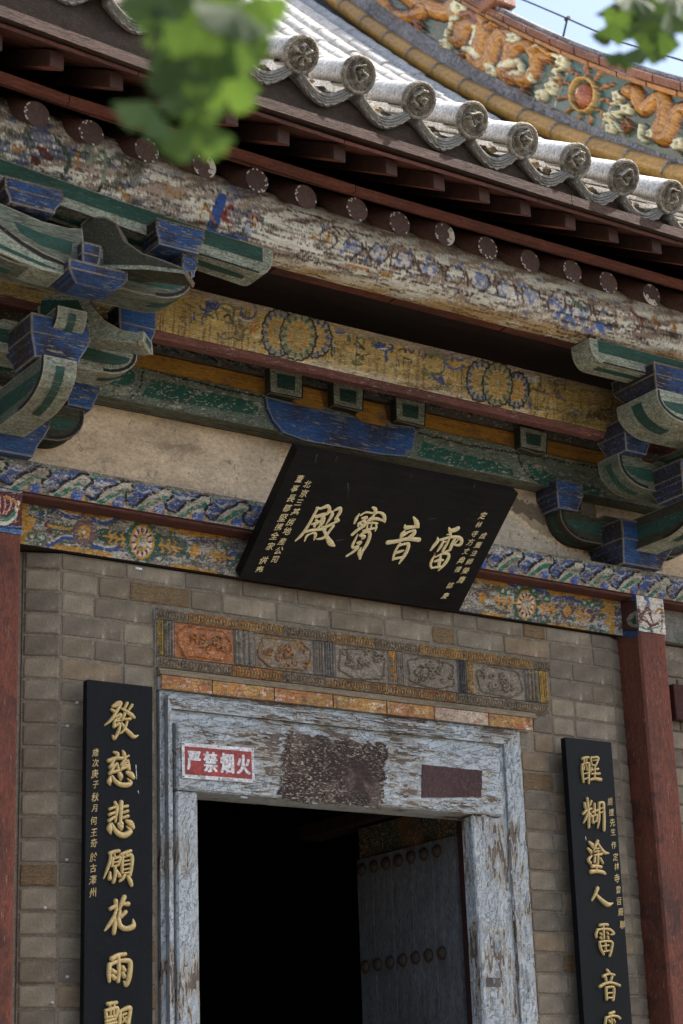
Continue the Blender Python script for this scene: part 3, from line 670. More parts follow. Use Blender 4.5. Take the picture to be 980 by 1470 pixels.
# ---- columns
def column(xc, lab):
    x0, x1 = xc-.085, xc+.095; yf = -.125; c = .012
    mb = MB(); z0, z1 = .6, 4.045
    pr = [(x0, yf+.01), (x0+c, yf), (x1-c, yf), (x1, yf+.01), (x1, .18), (x0, .18)]
    mb.prism([(a, b, z0) for a, b in pr], (0, 0, z1-z0)); o = mb.build('column', M_col, hall, label=lab)
    return o, x0, x1, yf
cL, lx0, lx1, lyf = column(XL, 'red column left of the brick wall'); cR, rx0, rx1, ryf = column(6.585, 'red column right of the brick wall')
def head(x0, x1, yf, parent, fn_front, fn_side, z0=4.047, z1=4.232):
    # front face painted; left face painted too
    beam_face('column_head', x0, x1, z1, z0, yf-.004, .30, 420, fn_front, M_paint, M_blue, parent, base=(120, 112, 104), warp=1.0)
def fl(pt):   # left column head, lotus
    X0 = -14
    pt.poly([(-60, 640), (60, 690), (60, 712), (-60, 690)], (44, 84, 138)); pt.poly([(-60, 750), (60, 758), (60, 800), (-60, 780)], (60, 100, 150))
    pt.poly([(-60, 700), (40, 708), (40, 756), (-60, 750)], (78, 34, 34))
    pt.line([(-10, 745), (6, 752), (20, 742), (26, 722)], 6, (190, 180, 160)); pt.line([(-4, 740), (10, 746), (22, 735)], 5, (50, 110, 90))
    for a in (-20, -12, -4, 4, 12): pt.line([(2+a*.6, 738), (4+a, 722), (3+a*.5, 712)], 4, (110, 40, 40)); pt.line([(2+a*.6, 738), (4+a, 722), (3+a*.5, 712)], 1, (190, 170, 150))
    pt.line([(8, 714), (20, 718), (27, 730)], 4, (170, 110, 40))
    pt.line([(-60, 700), (40, 710)], 2, (30, 28, 28), False); pt.line([(-60, 750), (40, 760)], 2, (30, 28, 28), False)
head(lx0, lx1, lyf, cL, fl, None)
def fr_(pt):
    pt.poly([(880, 850), (960, 855), (960, 872), (880, 864)], (70, 92, 140)); pt.patch((185, 178, 165), .45, .06, .03, 2, .9)
    pt.poly([(912, 868), (952, 874), (952, 908), (912, 905)], (96, 56, 50)); pt.patch((190, 182, 168), .42, .09, .03, 6, .95)
    pt.line([(918, 892), (926, 890), (934, 898), (944, 895)], 3.5, (90, 34, 34)); pt.line([(915, 899), (930, 903), (948, 899)], 2.5, (60, 120, 100)); pt.line([(940, 880), (946, 874), (950, 878)], 3, (150, 105, 40))
    pt.poly([(905, 905), (960, 912), (960, 930), (905, 920)], (62, 100, 160)); pt.patch((196, 194, 188), .5, .10, .04, 12, .9, region=(pt.Y > 904+.1*(pt.X-905)).astype(float))
head(rx0, rx1, ryf, cR, fr_, None)
# left (side) face of the right head: frame, lotus bud
mb = MB(); Xs = rx0-.003
def sx(pts, off=0): return [tuple(at(a, b, X=Xs-off)) for a, b in pts]
mb.poly(sx([(884, 856), (912.5, 855), (915.5, 914), (889, 915)]), 0); mb.poly(sx([(889, 863), (911, 862), (914, 906), (892, 905)], .001), 1)
mb.poly(sx([(891, 865), (911, 864), (913.5, 904), (893, 903)], .002), 2)
mb.poly(sx([(899, 889), (903, 882), (912, 877), (914, 878), (915, 901), (907, 900), (901, 896)], .003), 3); mb.poly(sx([(905, 890), (912, 883), (913.5, 896), (908, 896)], .004), 4)
mb.build('column_head_side_painting', [M_blue, M_black, aged('oxblood_paint', A(74, 34, 30), grain=(5, 5, 5), sc=6), M_greenL, M_dgreen], cR, fix=False)

# ---- painted lintel, cloud plate, plaster
def clouds_oc(pt, rects, c=(160, 112, 34)):
    for (a, b, c2, d, s) in rects:
        n = max(2, int((c2-a)/9)); 
        for i in range(n+1):
            t = i/n; pt.disk(a+(c2-a)*t, b+(d-b)*t, 7, s, c, lobes=3)
def lintel_paint(pt):
    pt.patch((150, 145, 130), .50, .03, .09, 3, .9); pt.patch((44, 66, 56), .52, .05, .10, 8, .9); pt.patch((46, 60, 104), .60, .03, .10, 14, .9); pt.patch((86, 70, 58), .58, .04, .08, 21, .9)
    pt.patch((165, 160, 145), .62, .12, .12, 25, .9)
    # left end
    pt.poly([(28, 708), (48, 712), (38, 725), (40, 740), (52, 745), (46, 760), (54, 768), (36, 772), (32, 790), (28, 790)], (158, 112, 34))
    for x, y in ((52, 727), (60, 722), (46, 770), (60, 772), (330, 808), (320, 790)): pt.ring(x, y, 6, 5, 3, (38, 86, 66)); pt.disk(x, y, 2.5, 2, (165, 160, 140))
    clouds_oc(pt, [(82, 725, 112, 733, 6), (128, 737, 168, 742, 6), (84, 785, 112, 789, 4), (128, 792, 154, 796, 4), (248, 756, 278, 765, 7), (290, 766, 322, 768, 6), (252, 814, 276, 817, 4), (285, 818, 305, 822, 3)])
    for pts in ([(68, 722), (90, 738), (112, 742)], [(112, 774), (90, 772), (70, 782)], [(134, 746), (152, 750), (172, 742)], [(134, 784), (156, 788), (168, 786)]): pt.line(pts, 7, (44, 66, 116)); pt.line([(a, b-3) for a, b in pts], 2, (170, 165, 150))
    for s_, lf in (((70, 754), 'l'),):
        pt.line([(70, 756), (104, 760)], 10, (44, 80, 62), False); pt.line([(68, 755), (106, 760)], 4, (160, 112, 40), False); pt.line([(70, 748), (66, 754), (72, 764)], 5, (84, 40, 38))
    pt.disk(121, 764, 18, 19, (92, 64, 60), lobes=12); pt.disk(121, 764, 15, 16, (110, 92, 88), lobes=14, al=.5); pt.ring(121, 764, 6.5, 7.5, 5, (170, 118, 36)); pt.disk(121, 764, 2.5, 3, (180, 165, 120))
    pt.line([(121, 750), (118, 740), (122, 734)], 5, (92, 64, 60))
    pt.poly([(141, 758), (184, 764), (184, 782), (141, 776)], (36, 66, 52))
    pt.poly([(222, 764), (268, 774), (268, 795), (222, 800)], (36, 66, 52), al=.8)
    def sprout(x, y, s_, dr):
        pt.line([(x, y), (x+dr*40*s_, y+dr*7*s_)], 3.2, (172, 118, 34), False)
        for q in (.2, .5, .75):
            bx, by = x+dr*34*s_*q, y+dr*6*s_*q
            pt.line([(bx, by), (bx+dr*5, by-6), (bx+dr*2, by-9)], 2.4, (172, 118, 34)); pt.line([(bx, by), (bx+dr*5, by+7), (bx+dr*2, by+10)], 2.4, (172, 118, 34))
    sprout(222, 781, 1, 1); sprout(186, 776, .95, -1); sprout(296, 795, .9, 1)
    def medal(cx, cy, rx, ry):
        pt.disk(cx, cy, rx*1.35, ry*1.25, (40, 76, 60), lobes=10); pt.disk(cx, cy, rx, ry, (168, 116, 32)); pt.disk(cx, cy, rx*.83, ry*.85, (172, 164, 148))
        for i in range(12):
            t = i*math.pi/6; pt.line([(cx+rx*.56*math.cos(t), cy+ry*.58*math.sin(t)), (cx+rx*.76*math.cos(t), cy+ry*.78*math.sin(t))], 3.2*rx/17, (88, 30, 30), False)
        pt.disk(cx, cy, rx*.52, ry*.52, (168, 116, 32)); pt.disk(cx, cy, rx*.36, ry*.37, (150, 145, 125)); pt.patch((70, 80, 64), .55, .5, .5, 31, .7, region=(np.hypot((pt.X-cx)/(rx*.36), (pt.Y-cy)/(ry*.37)) < 1).astype(float))
    medal(204, 778, 17.5, 25); pt.disk(279, 791, 7.2, 9, (172, 118, 32)); medal(754.8, 868, 14, 21)
    pt.disk(692, 858, 6, 8, (160, 112, 40)); pt.disk(814, 878, 9, 11, (86, 66, 64), lobes=10); pt.disk(814, 877, 5.5, 7.5, (165, 115, 40))
    clouds_oc(pt, [(690, 830, 724, 838, 6), (794, 848, 812, 852, 6), (820, 850, 842, 858, 7), (698, 881, 718, 885, 3.5), (792, 897, 812, 901, 3.5), (822, 902, 842, 907, 3.5)])
    pt.poly([(862, 855), (882, 858), (882, 916), (872, 914), (876, 900), (868, 894), (874, 882), (860, 880), (868, 870)], (160, 116, 36))
    sprout(771, 871, .75, 1); sprout(740, 866, .85, -1); sprout(848, 884, .6, -1)
    pt.line([(846, 876), (852, 884), (848, 892)], 4, (84, 44, 44))
    for x, y in ((745, 843), (765, 848), (785, 860), (730, 850), (838, 865), (850, 868), (850, 905), (865, 910), (722, 848)): pt.ring(x, y, 5, 4, 3, (38, 90, 70)); pt.disk(x, y, 2, 2, (170, 165, 150))
    for pts in ([(728, 836), (740, 842), (738, 836)], [(770, 846), (785, 852)], [(700, 893), (740, 902)], [(795, 862), (812, 858), (830, 864)]): pt.line(pts, 5, (40, 64, 124))
lintel = beam_face('painted_lintel', 3.178, 6.49, 4.222, 4.046, -.022, .12, 330, lintel_paint, M_paint, M_darkwood, hall, base=(104, 98, 84), warp=1.1, disp=.004)
MOT = [(0, 0), (1, 6), (-9, 17), (-7, 27), (4, 31), (13, 20), (22, 11), (35, 3), (42, -4), (52, -5)]
def plate_paint(pt):
    W, H = 64, 42
    pt.patch((150, 142, 126), .5, .03, .08, 3, .8); pt.patch((60, 84, 76), .55, .03, .06, 7, .8)
    for k in range(-6, 30):
        o = -16+k*57.6; r = random.Random(k)
        def T(P, dx=0, dy=0): return [(o+a*1.02+dx, 9+b*.93+dy) for a, b in P]
        pt.poly(T([(1, 0), (-9, 17), (-7, 27), (4, 30), (13, 19), (22, 10), (35, 2), (41, -8), (20, -4)]), (48, 72, 118)); pt.poly(T([(3, 14), (-4, 20), (0, 27), (6, 26), (13, 15), (25, 5), (12, 6)]), (38, 58, 108), al=.7)
        pt.line(T([(8, 6), (16, 8), (24, 2)]), 2.5, (150, 150, 150), al=.7)
        pt.line(T([(6, 37), (20, 27), (34, 14), (46, 6), (54, 8)]), 13, (150, 142, 120)); pt.line(T([(10, 36), (24, 25), (36, 15), (48, 10)]), 6.5, (34, 96, 76)); pt.line(T([(40, 1), (50, 2), (54, 10)]), 4, (160, 152, 130))
        pt.disk(o+36, 40, 7, 9, (40, 66, 132)); pt.disk(o+42, 36, 5, 8, (60, 90, 150)); 
        for q in (26, 46): pt.line([(o+q, 44), (o+q+2, 34)], 3.4, (180, 120, 30), False, taper=True)
        pt.ring(o+64, 4+r.uniform(0, 3), 5, 4, 3, (50, 100, 84)); 
        pt.line(T([(a+1.5, b+2.4) for a, b in MOT]), 1.2, (165, 158, 145), al=.7)
    pt.patch((168, 162, 150), .60, .02, .12, 31, .8); pt.patch((110, 98, 80), .60, .03, .10, 35, .8)
    for k in range(-6, 30):
        o = -16+k*57.6; pt.line([(o+a*1.02, 9+b*.93) for a, b in MOT], 4.4, (24, 22, 26), al=.92)
    pt.patch((130, 122, 106), .60, .05, .10, 51, .8); pt.patch((92, 82, 70), .52, .02, .3, 39, .8, region=(pt.Y < 4).astype(float))
beam_face('cloud_painted_plate', 2.4, 8.12, 4.372, 4.238, -.12, .30, 330, plate_paint, M_paint, M_redunder, hall, coord='local', pscale=(300, -320), porigin=(3.16, 4.372), base=(112, 106, 92), warp=1.0, disp=.004)
mb = MB(); mb.box(2.4, 8.12, -.112, .05, 4.222, 4.238, b=.004); mb.build('plate_edge_strip', aged('dark_red_strip', A(84, 44, 36), flake=A(50, 36, 30), flake_at=.55, grain=GX, sc=6), hall)
mb = MB(); mb.box(6.70, 8.10, -.03, .10, 4.05, 4.22, b=.004); mb.build('painted_lintel', aged('faded_lintel_paint', A(104, 100, 92), flake=A(60, 66, 90), flake_at=.60, grain=(4, 4, 4), sc=6, second=A(60, 84, 66), second_at=.6), hall)
mb = MB(); mb.box(2.2, 2.97, -.02, .10, 4.05, 4.22, b=.004); mb.build('painted_lintel', M_olive, hall)
mb = MB(); p0 = at(966, 981, -.04); p1 = at(966, 1032, -.04); mb.box(p0[0], p0[0]+.6, -.04, .03, p1[2], p0[2], b=.004); mb.build('window_head_board', aged('oxblood_board', A(58, 26, 22), grain=GX, sc=5), hall)
def plaster_paint(pt):
    pt.patch((140, 124, 100), .5, .008, .02, 4, .5, soft=.2); pt.patch((104, 90, 70), .56, .01, .03, 9, .5, soft=.15)
    # darker band on the right, its lower edge ragged, paler below
    up = [(735, 735), (752, 738), (775, 752), (795, 760), (820, 780), (850, 802), (862, 806), (866, 800), (850, 790), (820, 765), (800, 742), (780, 730), (760, 722), (735, 712)]
    pt.poly([(700, 690), (806, 706), (812, 740), (850, 775), (865, 812), (848, 806), (843, 797), (822, 787), (800, 775), (785, 772), (762, 757), (735, 733), (700, 715)], (120, 106, 84), al=.65)
    pt.poly(up, (84, 74, 60), al=.85); pt.poly([(735, 742), (762, 762), (786, 778), (820, 792), (842, 803), (862, 812), (862, 835), (700, 800), (700, 740)], (178, 166, 146), al=.9)
    r = random.Random(5)
    for i in range(60):
        x, y = r.uniform(80, 960), 0; y = 610+(x-80)*.17+r.uniform(-25, 60); a = r.uniform(0, 3.1); L = r.uniform(3, 10)
        pt.line([(x, y), (x+L*.5*math.cos(a)+r.uniform(-1, 1), y+L*.5*math.sin(a)), (x+L*math.cos(a), y+L*math.sin(a))], 1.1, (70, 60, 48), al=.8)
    for pts in ([(795, 758), (800, 775), (796, 790), (803, 800)], [(820, 752), (812, 778), (818, 790)], [(113, 618), (115, 640), (120, 655)], [(330, 660), (342, 680)]): pt.line(pts, .9, (84, 72, 58))
    pt.H += .012*(fbm(pt.X*.02, pt.Y*.05, 3)-.5)+.004*(fbm(pt.X*.1, pt.Y*.2, 6)-.5)
beam_face('plaster_panel', 2.4, 8.08, 4.75, 4.372, .045, .08, 190, plaster_paint, M_plaster, M_plaster, hall, base=(200, 177, 145), warp=3, wear=.0)

# ---- wall-plane bracket beam (green with pale bands), its blocks, the ochre and grey courses
def P3(pts, Y): return [tuple(at(a, b, Y)) for a, b in pts]
def decal(mb, pts, Y, m, off=.003): mb.poly([tuple(at(a, b, Y)) - np.array([0, off, 0]) if False else tuple(np.array(at(a, b, Y))+np.array([0, -off, 0])) for a, b in pts], m)
def xpart(name, pts, Y, th, mats, parent, decals=(), bev=.006, **k):
    "timber lying along x: outline as seen, real front plane Y, real thickness; painted fields 3 mm proud"
    mb = MB(); mb.prism(P3(pts, Y), (0, th, 0), 0, 1 if len(mats) > 1 and k.pop('rim', False) else None); o = mb.build(name, mats, parent, **k)
    if bev:
        bm = bmesh.new(); bm.from_mesh(o.data); fe = [e for e in bm.edges if all(abs(v.co.y-Y) < 1e-4 for v in e.verts)]
        bmesh.ops.bevel(bm, geom=fe, offset=bev, segments=1, affect='EDGES', clamp_overlap=True); bm.to_mesh(o.data); bm.free()
    for j, (dp, mi) in enumerate(decals):
        m2 = MB(); q = [np.array(at(a, b, Y-.0015-.0012*j)) for a, b in dp]; m2.poly(q, 0); d = m2.build(name+'_painting' if False else 'painted_field', mi, o, fix=False)
        if d.data.polygons[0].normal.y > 0: d.data.flip_normals()
    return o
def band(p, q, r_, s_): return [p, q, r_, s_]
Yw = -.06
def strip_z(name, x0, x1, z0, z1, Y, th, m, parent=hall, b=.004, **k):
    mb = MB(); mb.box(x0, x1, Y, Y+th, z0, z1, b=b); return mb.build(name, m, parent, **k)
def green_paint(pt):
    # pale ground, dark green long fields, black outlines; curved ends where the painted arms meet
    for pts in ([(218, 545), (330, 569), (368, 578), (375, 597), (330, 590), (202, 569)], [(607, 634), (665, 652), (730, 668), (738, 683), (665, 672), (600, 655)], [(755, 665), (775, 672), (800, 686), (860, 700), (862, 716), (795, 702), (765, 690)], [(-60, 500), (60, 520), (60, 540), (-60, 520)]):
        pt.poly(pts, (22, 76, 62)); 
    pt.line([(203, 503), (206, 528), (200, 558), (188, 570)], 3.2, (26, 24, 24)); pt.line([(742, 645), (748, 668), (765, 688), (795, 704)], 2.6, (28, 26, 24))
    pt.poly([(128, 532), (186, 529), (194, 545), (178, 553), (140, 550)], (26, 78, 64), smooth=True)
    pt.line([(215, 531), (330, 561), (390, 572)], 2.4, (28, 26, 24), False); pt.line([(600, 621), (665, 638), (740, 650), (860, 672)], 2.2, (28, 26, 24), False)
    pt.line([(100, 560), (202, 580), (330, 607), (407, 623)], 3, (30, 28, 26), False); pt.line([(570, 660), (660, 679), (800, 706)], 2.2, (60, 54, 46), False)
    pt.patch((140, 132, 115), .66, .03, .08, 4, .8); pt.patch((60, 60, 50), .66, .02, .06, 9, .6)
beam_face('green_arm_beam', 2.2, 8.12, 4.918, 4.752, Yw, .10, 320, green_paint, M_paint, M_green, hall, base=(88, 98, 84), warp=1.5, disp=.003)
blue = [(382, 569), (384, 585), (392, 603), (407, 621), (440, 633), (500, 643), (545, 652), (580, 655), (593, 643), (597, 620), (594, 613), (560, 609), (520, 600), (470, 592), (440, 583), (410, 577)]
xpart('blue_arm', blue, Yw-.022, .03, [M_blue], hall, bev=.004, label='blue painted bracket arm over the plaque')
strip_z('ochre_course', 2.2, 8.1, 4.925, 5.004, Yw+.01, .08, M_ochre)
def greyc(pt):
    for k in range(14):
        x = 215+k*52; y = 500+(x-215)*.205; pt.line([(x, y-8), (x+14, y-2), (x+30, y+1), (x+46, y+9)], 3, (30, 30, 30)); pt.line([(x+2, y-4), (x+16, y+1), (x+34, y+6)], 2, (110, 112, 112)); pt.disk(x+24, y+2, 10, 4, (56, 70, 62), rot=.2)
beam_face('grey_scroll_course', 2.2, 8.1, 5.16, 5.008, Yw-.002, .10, 240, greyc, M_paint, M_grey, hall, base=(84, 78, 70), warp=1)
strip_z('upper_wall_board', 2.2, 8.15, 5.165, 5.60, Yw, .10, M_darkwood)
for i, (a, b, c, d) in enumerate(((387, 525, 434, 572), (478, 547, 521, 590), (568, 569, 610, 612), (746, 611, 785, 651))):
    sl_ = .17; pts = [(a, b), (c, b+9), (c-1, d), (c-6, d+1) if i < 3 else (c-14, d+1), (a+1, d-8)]
    o = xpart('bracket_block', pts, Yw-.045, .05, [M_olive], hall, bev=.003)
    def ins(f, pts=((a+2, b+3), (c-2, b+11), (c-3, d-3), (a+3, d-11))):
        cx = sum(p[0] for p in pts)/4; cy = sum(p[1] for p in pts)/4; return [(cx+(p[0]-cx)*f, cy+(p[1]-cy)*f) for p in pts]
    for j, (f, m_) in enumerate(((1.17, M_black), (1.08, M_greenL), (.62, M_dgreen))):
        m2 = MB(); m2.poly([np.array(at(x, y, Yw-.0465-.0012*j)) for x, y in ins(f)]); m2.build('painted_square', m_, o, fix=False)
for (a, b, c, d) in ((422, 553, 464, 588), (511, 574, 556, 612)):
    xpart('ochre_infill', [(a+6, b), (c-6, b+8), (c, d-8), (c-3, d), (a+8, d-7), (a, d-14)], Yw-.03, .03, [M_ochre], hall, bev=.003)
# yellow beam with medallions
def yellow_paint(pt):
    pt.patch((132, 96, 46), .52, .05, .02, 2, .6, soft=.2); pt.patch((188, 160, 92), .55, .03, .05, 6, .7, soft=.15)
    rr = random.Random(9)
    for i in range(150):
        x = rr.uniform(205, 930); yb = 478+(x-215)*.229; h = rr.uniform(12, 60); pt.line([(x, yb-h), (x-2, yb-rr.uniform(0, 6))], rr.uniform(1, 2.6), (104, 74, 40), False, al=rr.uniform(.3, .8))
    pt.patch((70, 60, 34), .60, .03, .07, 12, .8); 
    for i in range(120):   # blue and green remains of scrolls
        x = rr.uniform(262, 880); y = 440+(x-300)*.243+rr.uniform(-26, 30); c = rr.choice(((48, 60, 104), (60, 68, 96), (74, 86, 52), (92, 96, 60), (60, 48, 30), (60, 48, 30), (120, 84, 40)))
        if rr.random() < .55: pt.line([(x, y), (x+rr.uniform(3, 9), y+rr.uniform(-5, 5)), (x+rr.uniform(6, 14), y+rr.uniform(0, 8))], rr.uniform(2, 5), c, al=.8)
        else: pt.line([(x, y-7), (x+rr.uniform(-1, 1), y+rr.uniform(2, 8))], rr.uniform(2, 4), c, al=.75)
    for (x, y, rx, ry, c) in ((323, 450, 13, 14, (74, 84, 60)), (325, 475, 14, 12, (74, 84, 60)), (357, 446, 11, 12, (44, 58, 108)), (300, 438, 14, 9, (44, 58, 108)), (626, 524, 12, 14, (64, 84, 62)), (654, 520, 14, 10, (60, 72, 112)), (524, 492, 13, 8, (90, 90, 50)), (552, 498, 12, 5, (40, 54, 104)), (606, 508, 5, 9, (44, 58, 108)), (500, 485, 10, 9, (150, 108, 50)), (366, 470, 6, 7, (160, 100, 30))):
        pt.ring(x, y, rx, ry, 3.0, c, a0=random.Random(x).uniform(0, 2), a1=random.Random(y).uniform(4, 6.2)) if False else pt.line([(x+rx*math.cos(t+x), y+ry*math.sin(t+x)) for t in np.linspace(0, 4.6, 9)], 3.2, c, al=.7)
    pt.disk(303, 437, 9, 8, (42, 54, 100)); pt.disk(365, 470, 4, 6, (160, 104, 30)); pt.disk(545, 496, 9, 5, (40, 54, 104)); pt.disk(660, 515, 7, 4, (42, 56, 108)); pt.disk(488, 476, 7, 5, (44, 58, 108))
    def rosette(cx, cy, s_, al=1, ry=34, rx=26):
        pt.disk(cx, cy, rx, ry, (120, 112, 70), lobes=16, al=.8)
        for i in range(14):
            t = i*2*math.pi/14; pt.line([(cx+rx*.72*math.cos(t), cy+ry*.72*math.sin(t)), (cx+rx*.88*math.cos(t), cy+ry*.88*math.sin(t))], 4, s_, False, al=.85)
            pt.line([(cx+rx*.55*math.cos(t+.2), cy+ry*.55*math.sin(t+.2)), (cx+rx*.66*math.cos(t+.2), cy+ry*.66*math.sin(t+.2))], 3, (150, 132, 84), False)
        pt.ring(cx, cy, rx, ry, 2.6, (26, 24, 28), lobes=18, la=.09); pt.ring(cx, cy, rx*.5, ry*.5, 3.2, (168, 110, 26)); pt.disk(cx, cy, rx*.4, ry*.4, (130, 120, 74)); pt.ring(cx, cy, rx*.22, ry*.24, 2.4, (156, 98, 24))
    pt.poly([(736, 536), (770, 540), (776, 548), (740, 552), (730, 545)], (150, 145, 140), al=.9)
    low_ = np.clip(((pt.Y-(478+(pt.X-215)*.229))+22)/20, 0, 1); pt.patch((180, 168, 140), .44, .02, .10, 22, .95, region=low_*(pt.X > 380)*(pt.X < 760))
    up = np.clip(1-(pt.Y-(405+(pt.X-215)*.240))/9, 0, 1); pt.patch((128, 116, 100), .35, .03, .2, 24, .9, region=up)
    pt.patch((172, 165, 150), .68, .03, .12, 27, .9)
    pt.patch((120, 100, 36), .4, .01, .02, 30, .45, region=(pt.X > 770).astype(float)); pt.patch((52, 48, 28), .6, .02, .05, 33, .8, region=(pt.X > 750).astype(float))
    rosette(399, 478, (52, 64, 104), rx=23, ry=35); rosette(452, 485, (52, 64, 104), rx=24, ry=29); rosette(428, 483, (52, 84, 62), rx=26, ry=35)
    rosette(689, 547, (52, 64, 104), rx=20, ry=30); rosette(741, 560, (52, 64, 104), rx=18, ry=26); rosette(714, 552, (70, 78, 50), rx=22, ry=32)
beam_face('yellow_medallion_beam', 2.2, 8.1, 5.172, 4.942, -.40, .075, 330, yellow_paint, M_yellow_p, M_redunder, hall, wear=.7, base=(158, 130, 66), warp=1.0, disp=.006, label='yellow beam painted with triple medallions')
mb = MB(); mb.prism([(2.2, -.398, 4.940), (2.2, -.375, 4.916), (2.2, -.33, 4.916), (2.2, -.33, 4.940)], (5.9, 0, 0)); mb.build('beam_edge_moulding', M_redunder, hall)

# ---- bracket sets and their members
def bevel_all(o, w_=.004):
    bm = bmesh.new(); bm.from_mesh(o.data); bmesh.ops.bevel(bm, geom=bm.edges[:], offset=w_, segments=1, affect='EDGES', clamp_overlap=True); bm.to_mesh(o.data); bm.free(); return o
def dou(name, cx, cy, z0, z1, w_, d, parent, m=M_blue, tap=.74, rim=M_edge, slot=True, **k):
    "bearing block: straight upper half, hollow-curved taper below"
    mb = MB(); zt = z0+(z1-z0)*.52; prof = [(z1, 1), (zt, 1), (zt-(zt-z0)*.3, .92), (zt-(zt-z0)*.65, .80), (z0, tap)]
    V = []
    for z, f in prof:
        for sx_, sy_ in ((-1, -1), (1, -1), (1, 1), (-1, 1)): V.append((cx+sx_*w_/2*f, cy+sy_*d/2*f, z))
    Fc = [(0, 1, 2, 3), tuple(range(len(V)-1, len(V)-5, -1))]+[(i*4+j, i*4+(j+1) % 4, i*4+4+(j+1) % 4, i*4+4+j) for i in range(len(prof)-1) for j in range(4)]
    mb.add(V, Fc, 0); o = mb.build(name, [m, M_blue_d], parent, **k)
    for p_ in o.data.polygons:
        if p_.normal.x < -.5: p_.material_index = 1  # left faces take the darker blue
    # dark painted edging, 2 mm proud of the faces
    e = MB(); t = .008; f_ = 1.0
    x0, x1, y0, y1 = cx-w_/2-.0015, cx+w_/2+.0015, cy-d/2-.0015, cy+d/2+.0015
    for (a, b) in ((x0, x0+t), (x1-t, x1)): e.box(a, b, y0, y0+t, zt, z1+.0015)
    e.box(x0+t, x1-t, y0, y0+.004, z1-t, z1+.001); e.box(x0, x0+.004, y0+t, y1, z1-t, z1+.001); e.box(x0+t, x1-t, y0, y0+.004, zt-.002, zt+t*.6)
    e.box(x0, x0+.004, y0+t, y1, zt-.002, zt+t*.6)
    e.build('block_edging', rim, parent); return bevel_all(o, .003)
def arm_profile(L, z0, z1, r_, n=7, lip=.0):
    "half outline of a curved-ended arm: list of (distance from centre, z)"
    H = z1-z0; pts = [(0, z0), (L-r_, z0)]
    for i in range(1, n+1):
        t = i/n*math.pi/2; pts.append((L-r_+r_*math.sin(t), z0+H*.78*(1-math.cos(t))))
    pts += [(L, z1), (L*.62, z1), (L*.55, z1-.02), (L*.40, z1-.02), (L*.33, z1), (0, z1)]
    return pts
def xarm(name, cx, L, y0, y1, z0, z1, r_, parent, m=M_green, line=True, sides=(1, -1), **k):
    pr = arm_profile(L, z0, z1, r_); mb = MB()
    poly = [(cx+sides[0]*a, y0, z) for a, z in pr] + [(cx-sides[0]*a, y0, z) for a, z in pr[::-1]][1:-1]
    mb.prism(poly, (0, y1-y0, 0)); o = mb.build(name, m, parent, **k); bevel_all(o, .003)
    H = z1-z0
    for s_ in (1, -1):       # dark field and pale border line on the front, both halves
        f = [(a, z) for a, z in arm_profile(L-.035, z0+H*.28, z1-H*.28, r_*.8)[1:9]]
        d = MB(); q = [(cx+s_*a, y0-.0015, z) for a, z in [(.05, f[0][1])]+f+[(.05, z1-H*.28)]]; d.poly(q, 0)
        dd = d.build('painted_field', M_dgreen, o, fix=False)
        if dd.data.polygons[0].normal.y > 0: dd.data.flip_normals()
        g = MB(); ou = arm_profile(L-.006, z0+.006, z1-.006, r_)[1:10]; inn = arm_profile(L-.018, z0+.018, z1-.006, r_*.93)[1:10]
        for i in range(len(ou)-1):
            g.poly([(cx+s_*ou[i][0], y0-.0028, ou[i][1]), (cx+s_*ou[i+1][0], y0-.0028, ou[i+1][1]), (cx+s_*inn[i+1][0], y0-.0028, inn[i+1][1]), (cx+s_*inn[i][0], y0-.0028, inn[i][1])], 0)
        gg = g.build('painted_outline', M_black, o, fix=False)
        if gg.data.polygons[0].normal.y > 0: gg.data.flip_normals()
        # stripe on the curved soffit
        u = MB(); w_ = (y1-y0)*.24; ym = (y0+y1)/2; sp = arm_profile(L+.0015, z0-.0015, z1, r_)[1:9]
        for i in range(len(sp)-1): u.poly([(cx+s_*sp[i][0], ym-w_/2, sp[i][1]), (cx+s_*sp[i+1][0], ym-w_/2, sp[i+1][1]), (cx+s_*sp[i+1][0], ym+w_/2, sp[i+1][1]), (cx+s_*sp[i][0], ym+w_/2, sp[i][1])], 0)
        u.build('painted_stripe', M_dgreen, o, fix=False)
    return o
def yarm(name, cx, w_, ytip, yback, z0, z1, r_, parent, m=M_green, under=M_greenL, **k):
    "arm running out from the wall, curved nose, pale soffit with a green stripe"
    L = yback-ytip; pr = arm_profile(L, z0, z1, r_)[:10]+[(L, z1)]; mb = MB()
    poly = [(cx-w_/2, yback-a, z) for a, z in pr]+[(cx-w_/2, yback, z1)]
    mb.prism(poly, (w_, 0, 0), 0, 1); o = mb.build(name, [m, under], parent, **k); bevel_all(o, .003)
    u = MB(); sw = w_*.26; sp = arm_profile(L+.0025, z0-.0025, z1, r_)[1:9]
    for i in range(len(sp)-1): u.poly([(cx-sw/2, yback-sp[i][0], sp[i][1]), (cx+sw/2, yback-sp[i][0], sp[i][1]), (cx+sw/2, yback-sp[i+1][0], sp[i+1][1]), (cx-sw/2, yback-sp[i+1][0], sp[i+1][1])], 0)
    u.build('painted_stripe', M_dgreen, o, fix=False)
    d = MB(); H = z1-z0; f = arm_profile(L-.03, z0+H*.28, z1-H*.25, r_*.8)[1:9]; d.poly([(cx-w_/2-.0015, yback-a, z) for a, z in f+[(0.05, z1-H*.25), (.05, z0+H*.28)]], 0)
    d.build('painted_field', M_dgreen, o, fix=False)
    g = MB(); ou = arm_profile(L-.002, z0+.002, z1, r_)[1:10]; inn = arm_profile(L-.016, z0+.016, z1, r_*.93)[1:10]
    for i in range(len(ou)-1): g.poly([(cx-w_/2-.0028, yback-p[0], p[1]) for p in (ou[i], ou[i+1], inn[i+1], inn[i])], 0)
    g.build('painted_outline', M_black, o, fix=False)
    return o
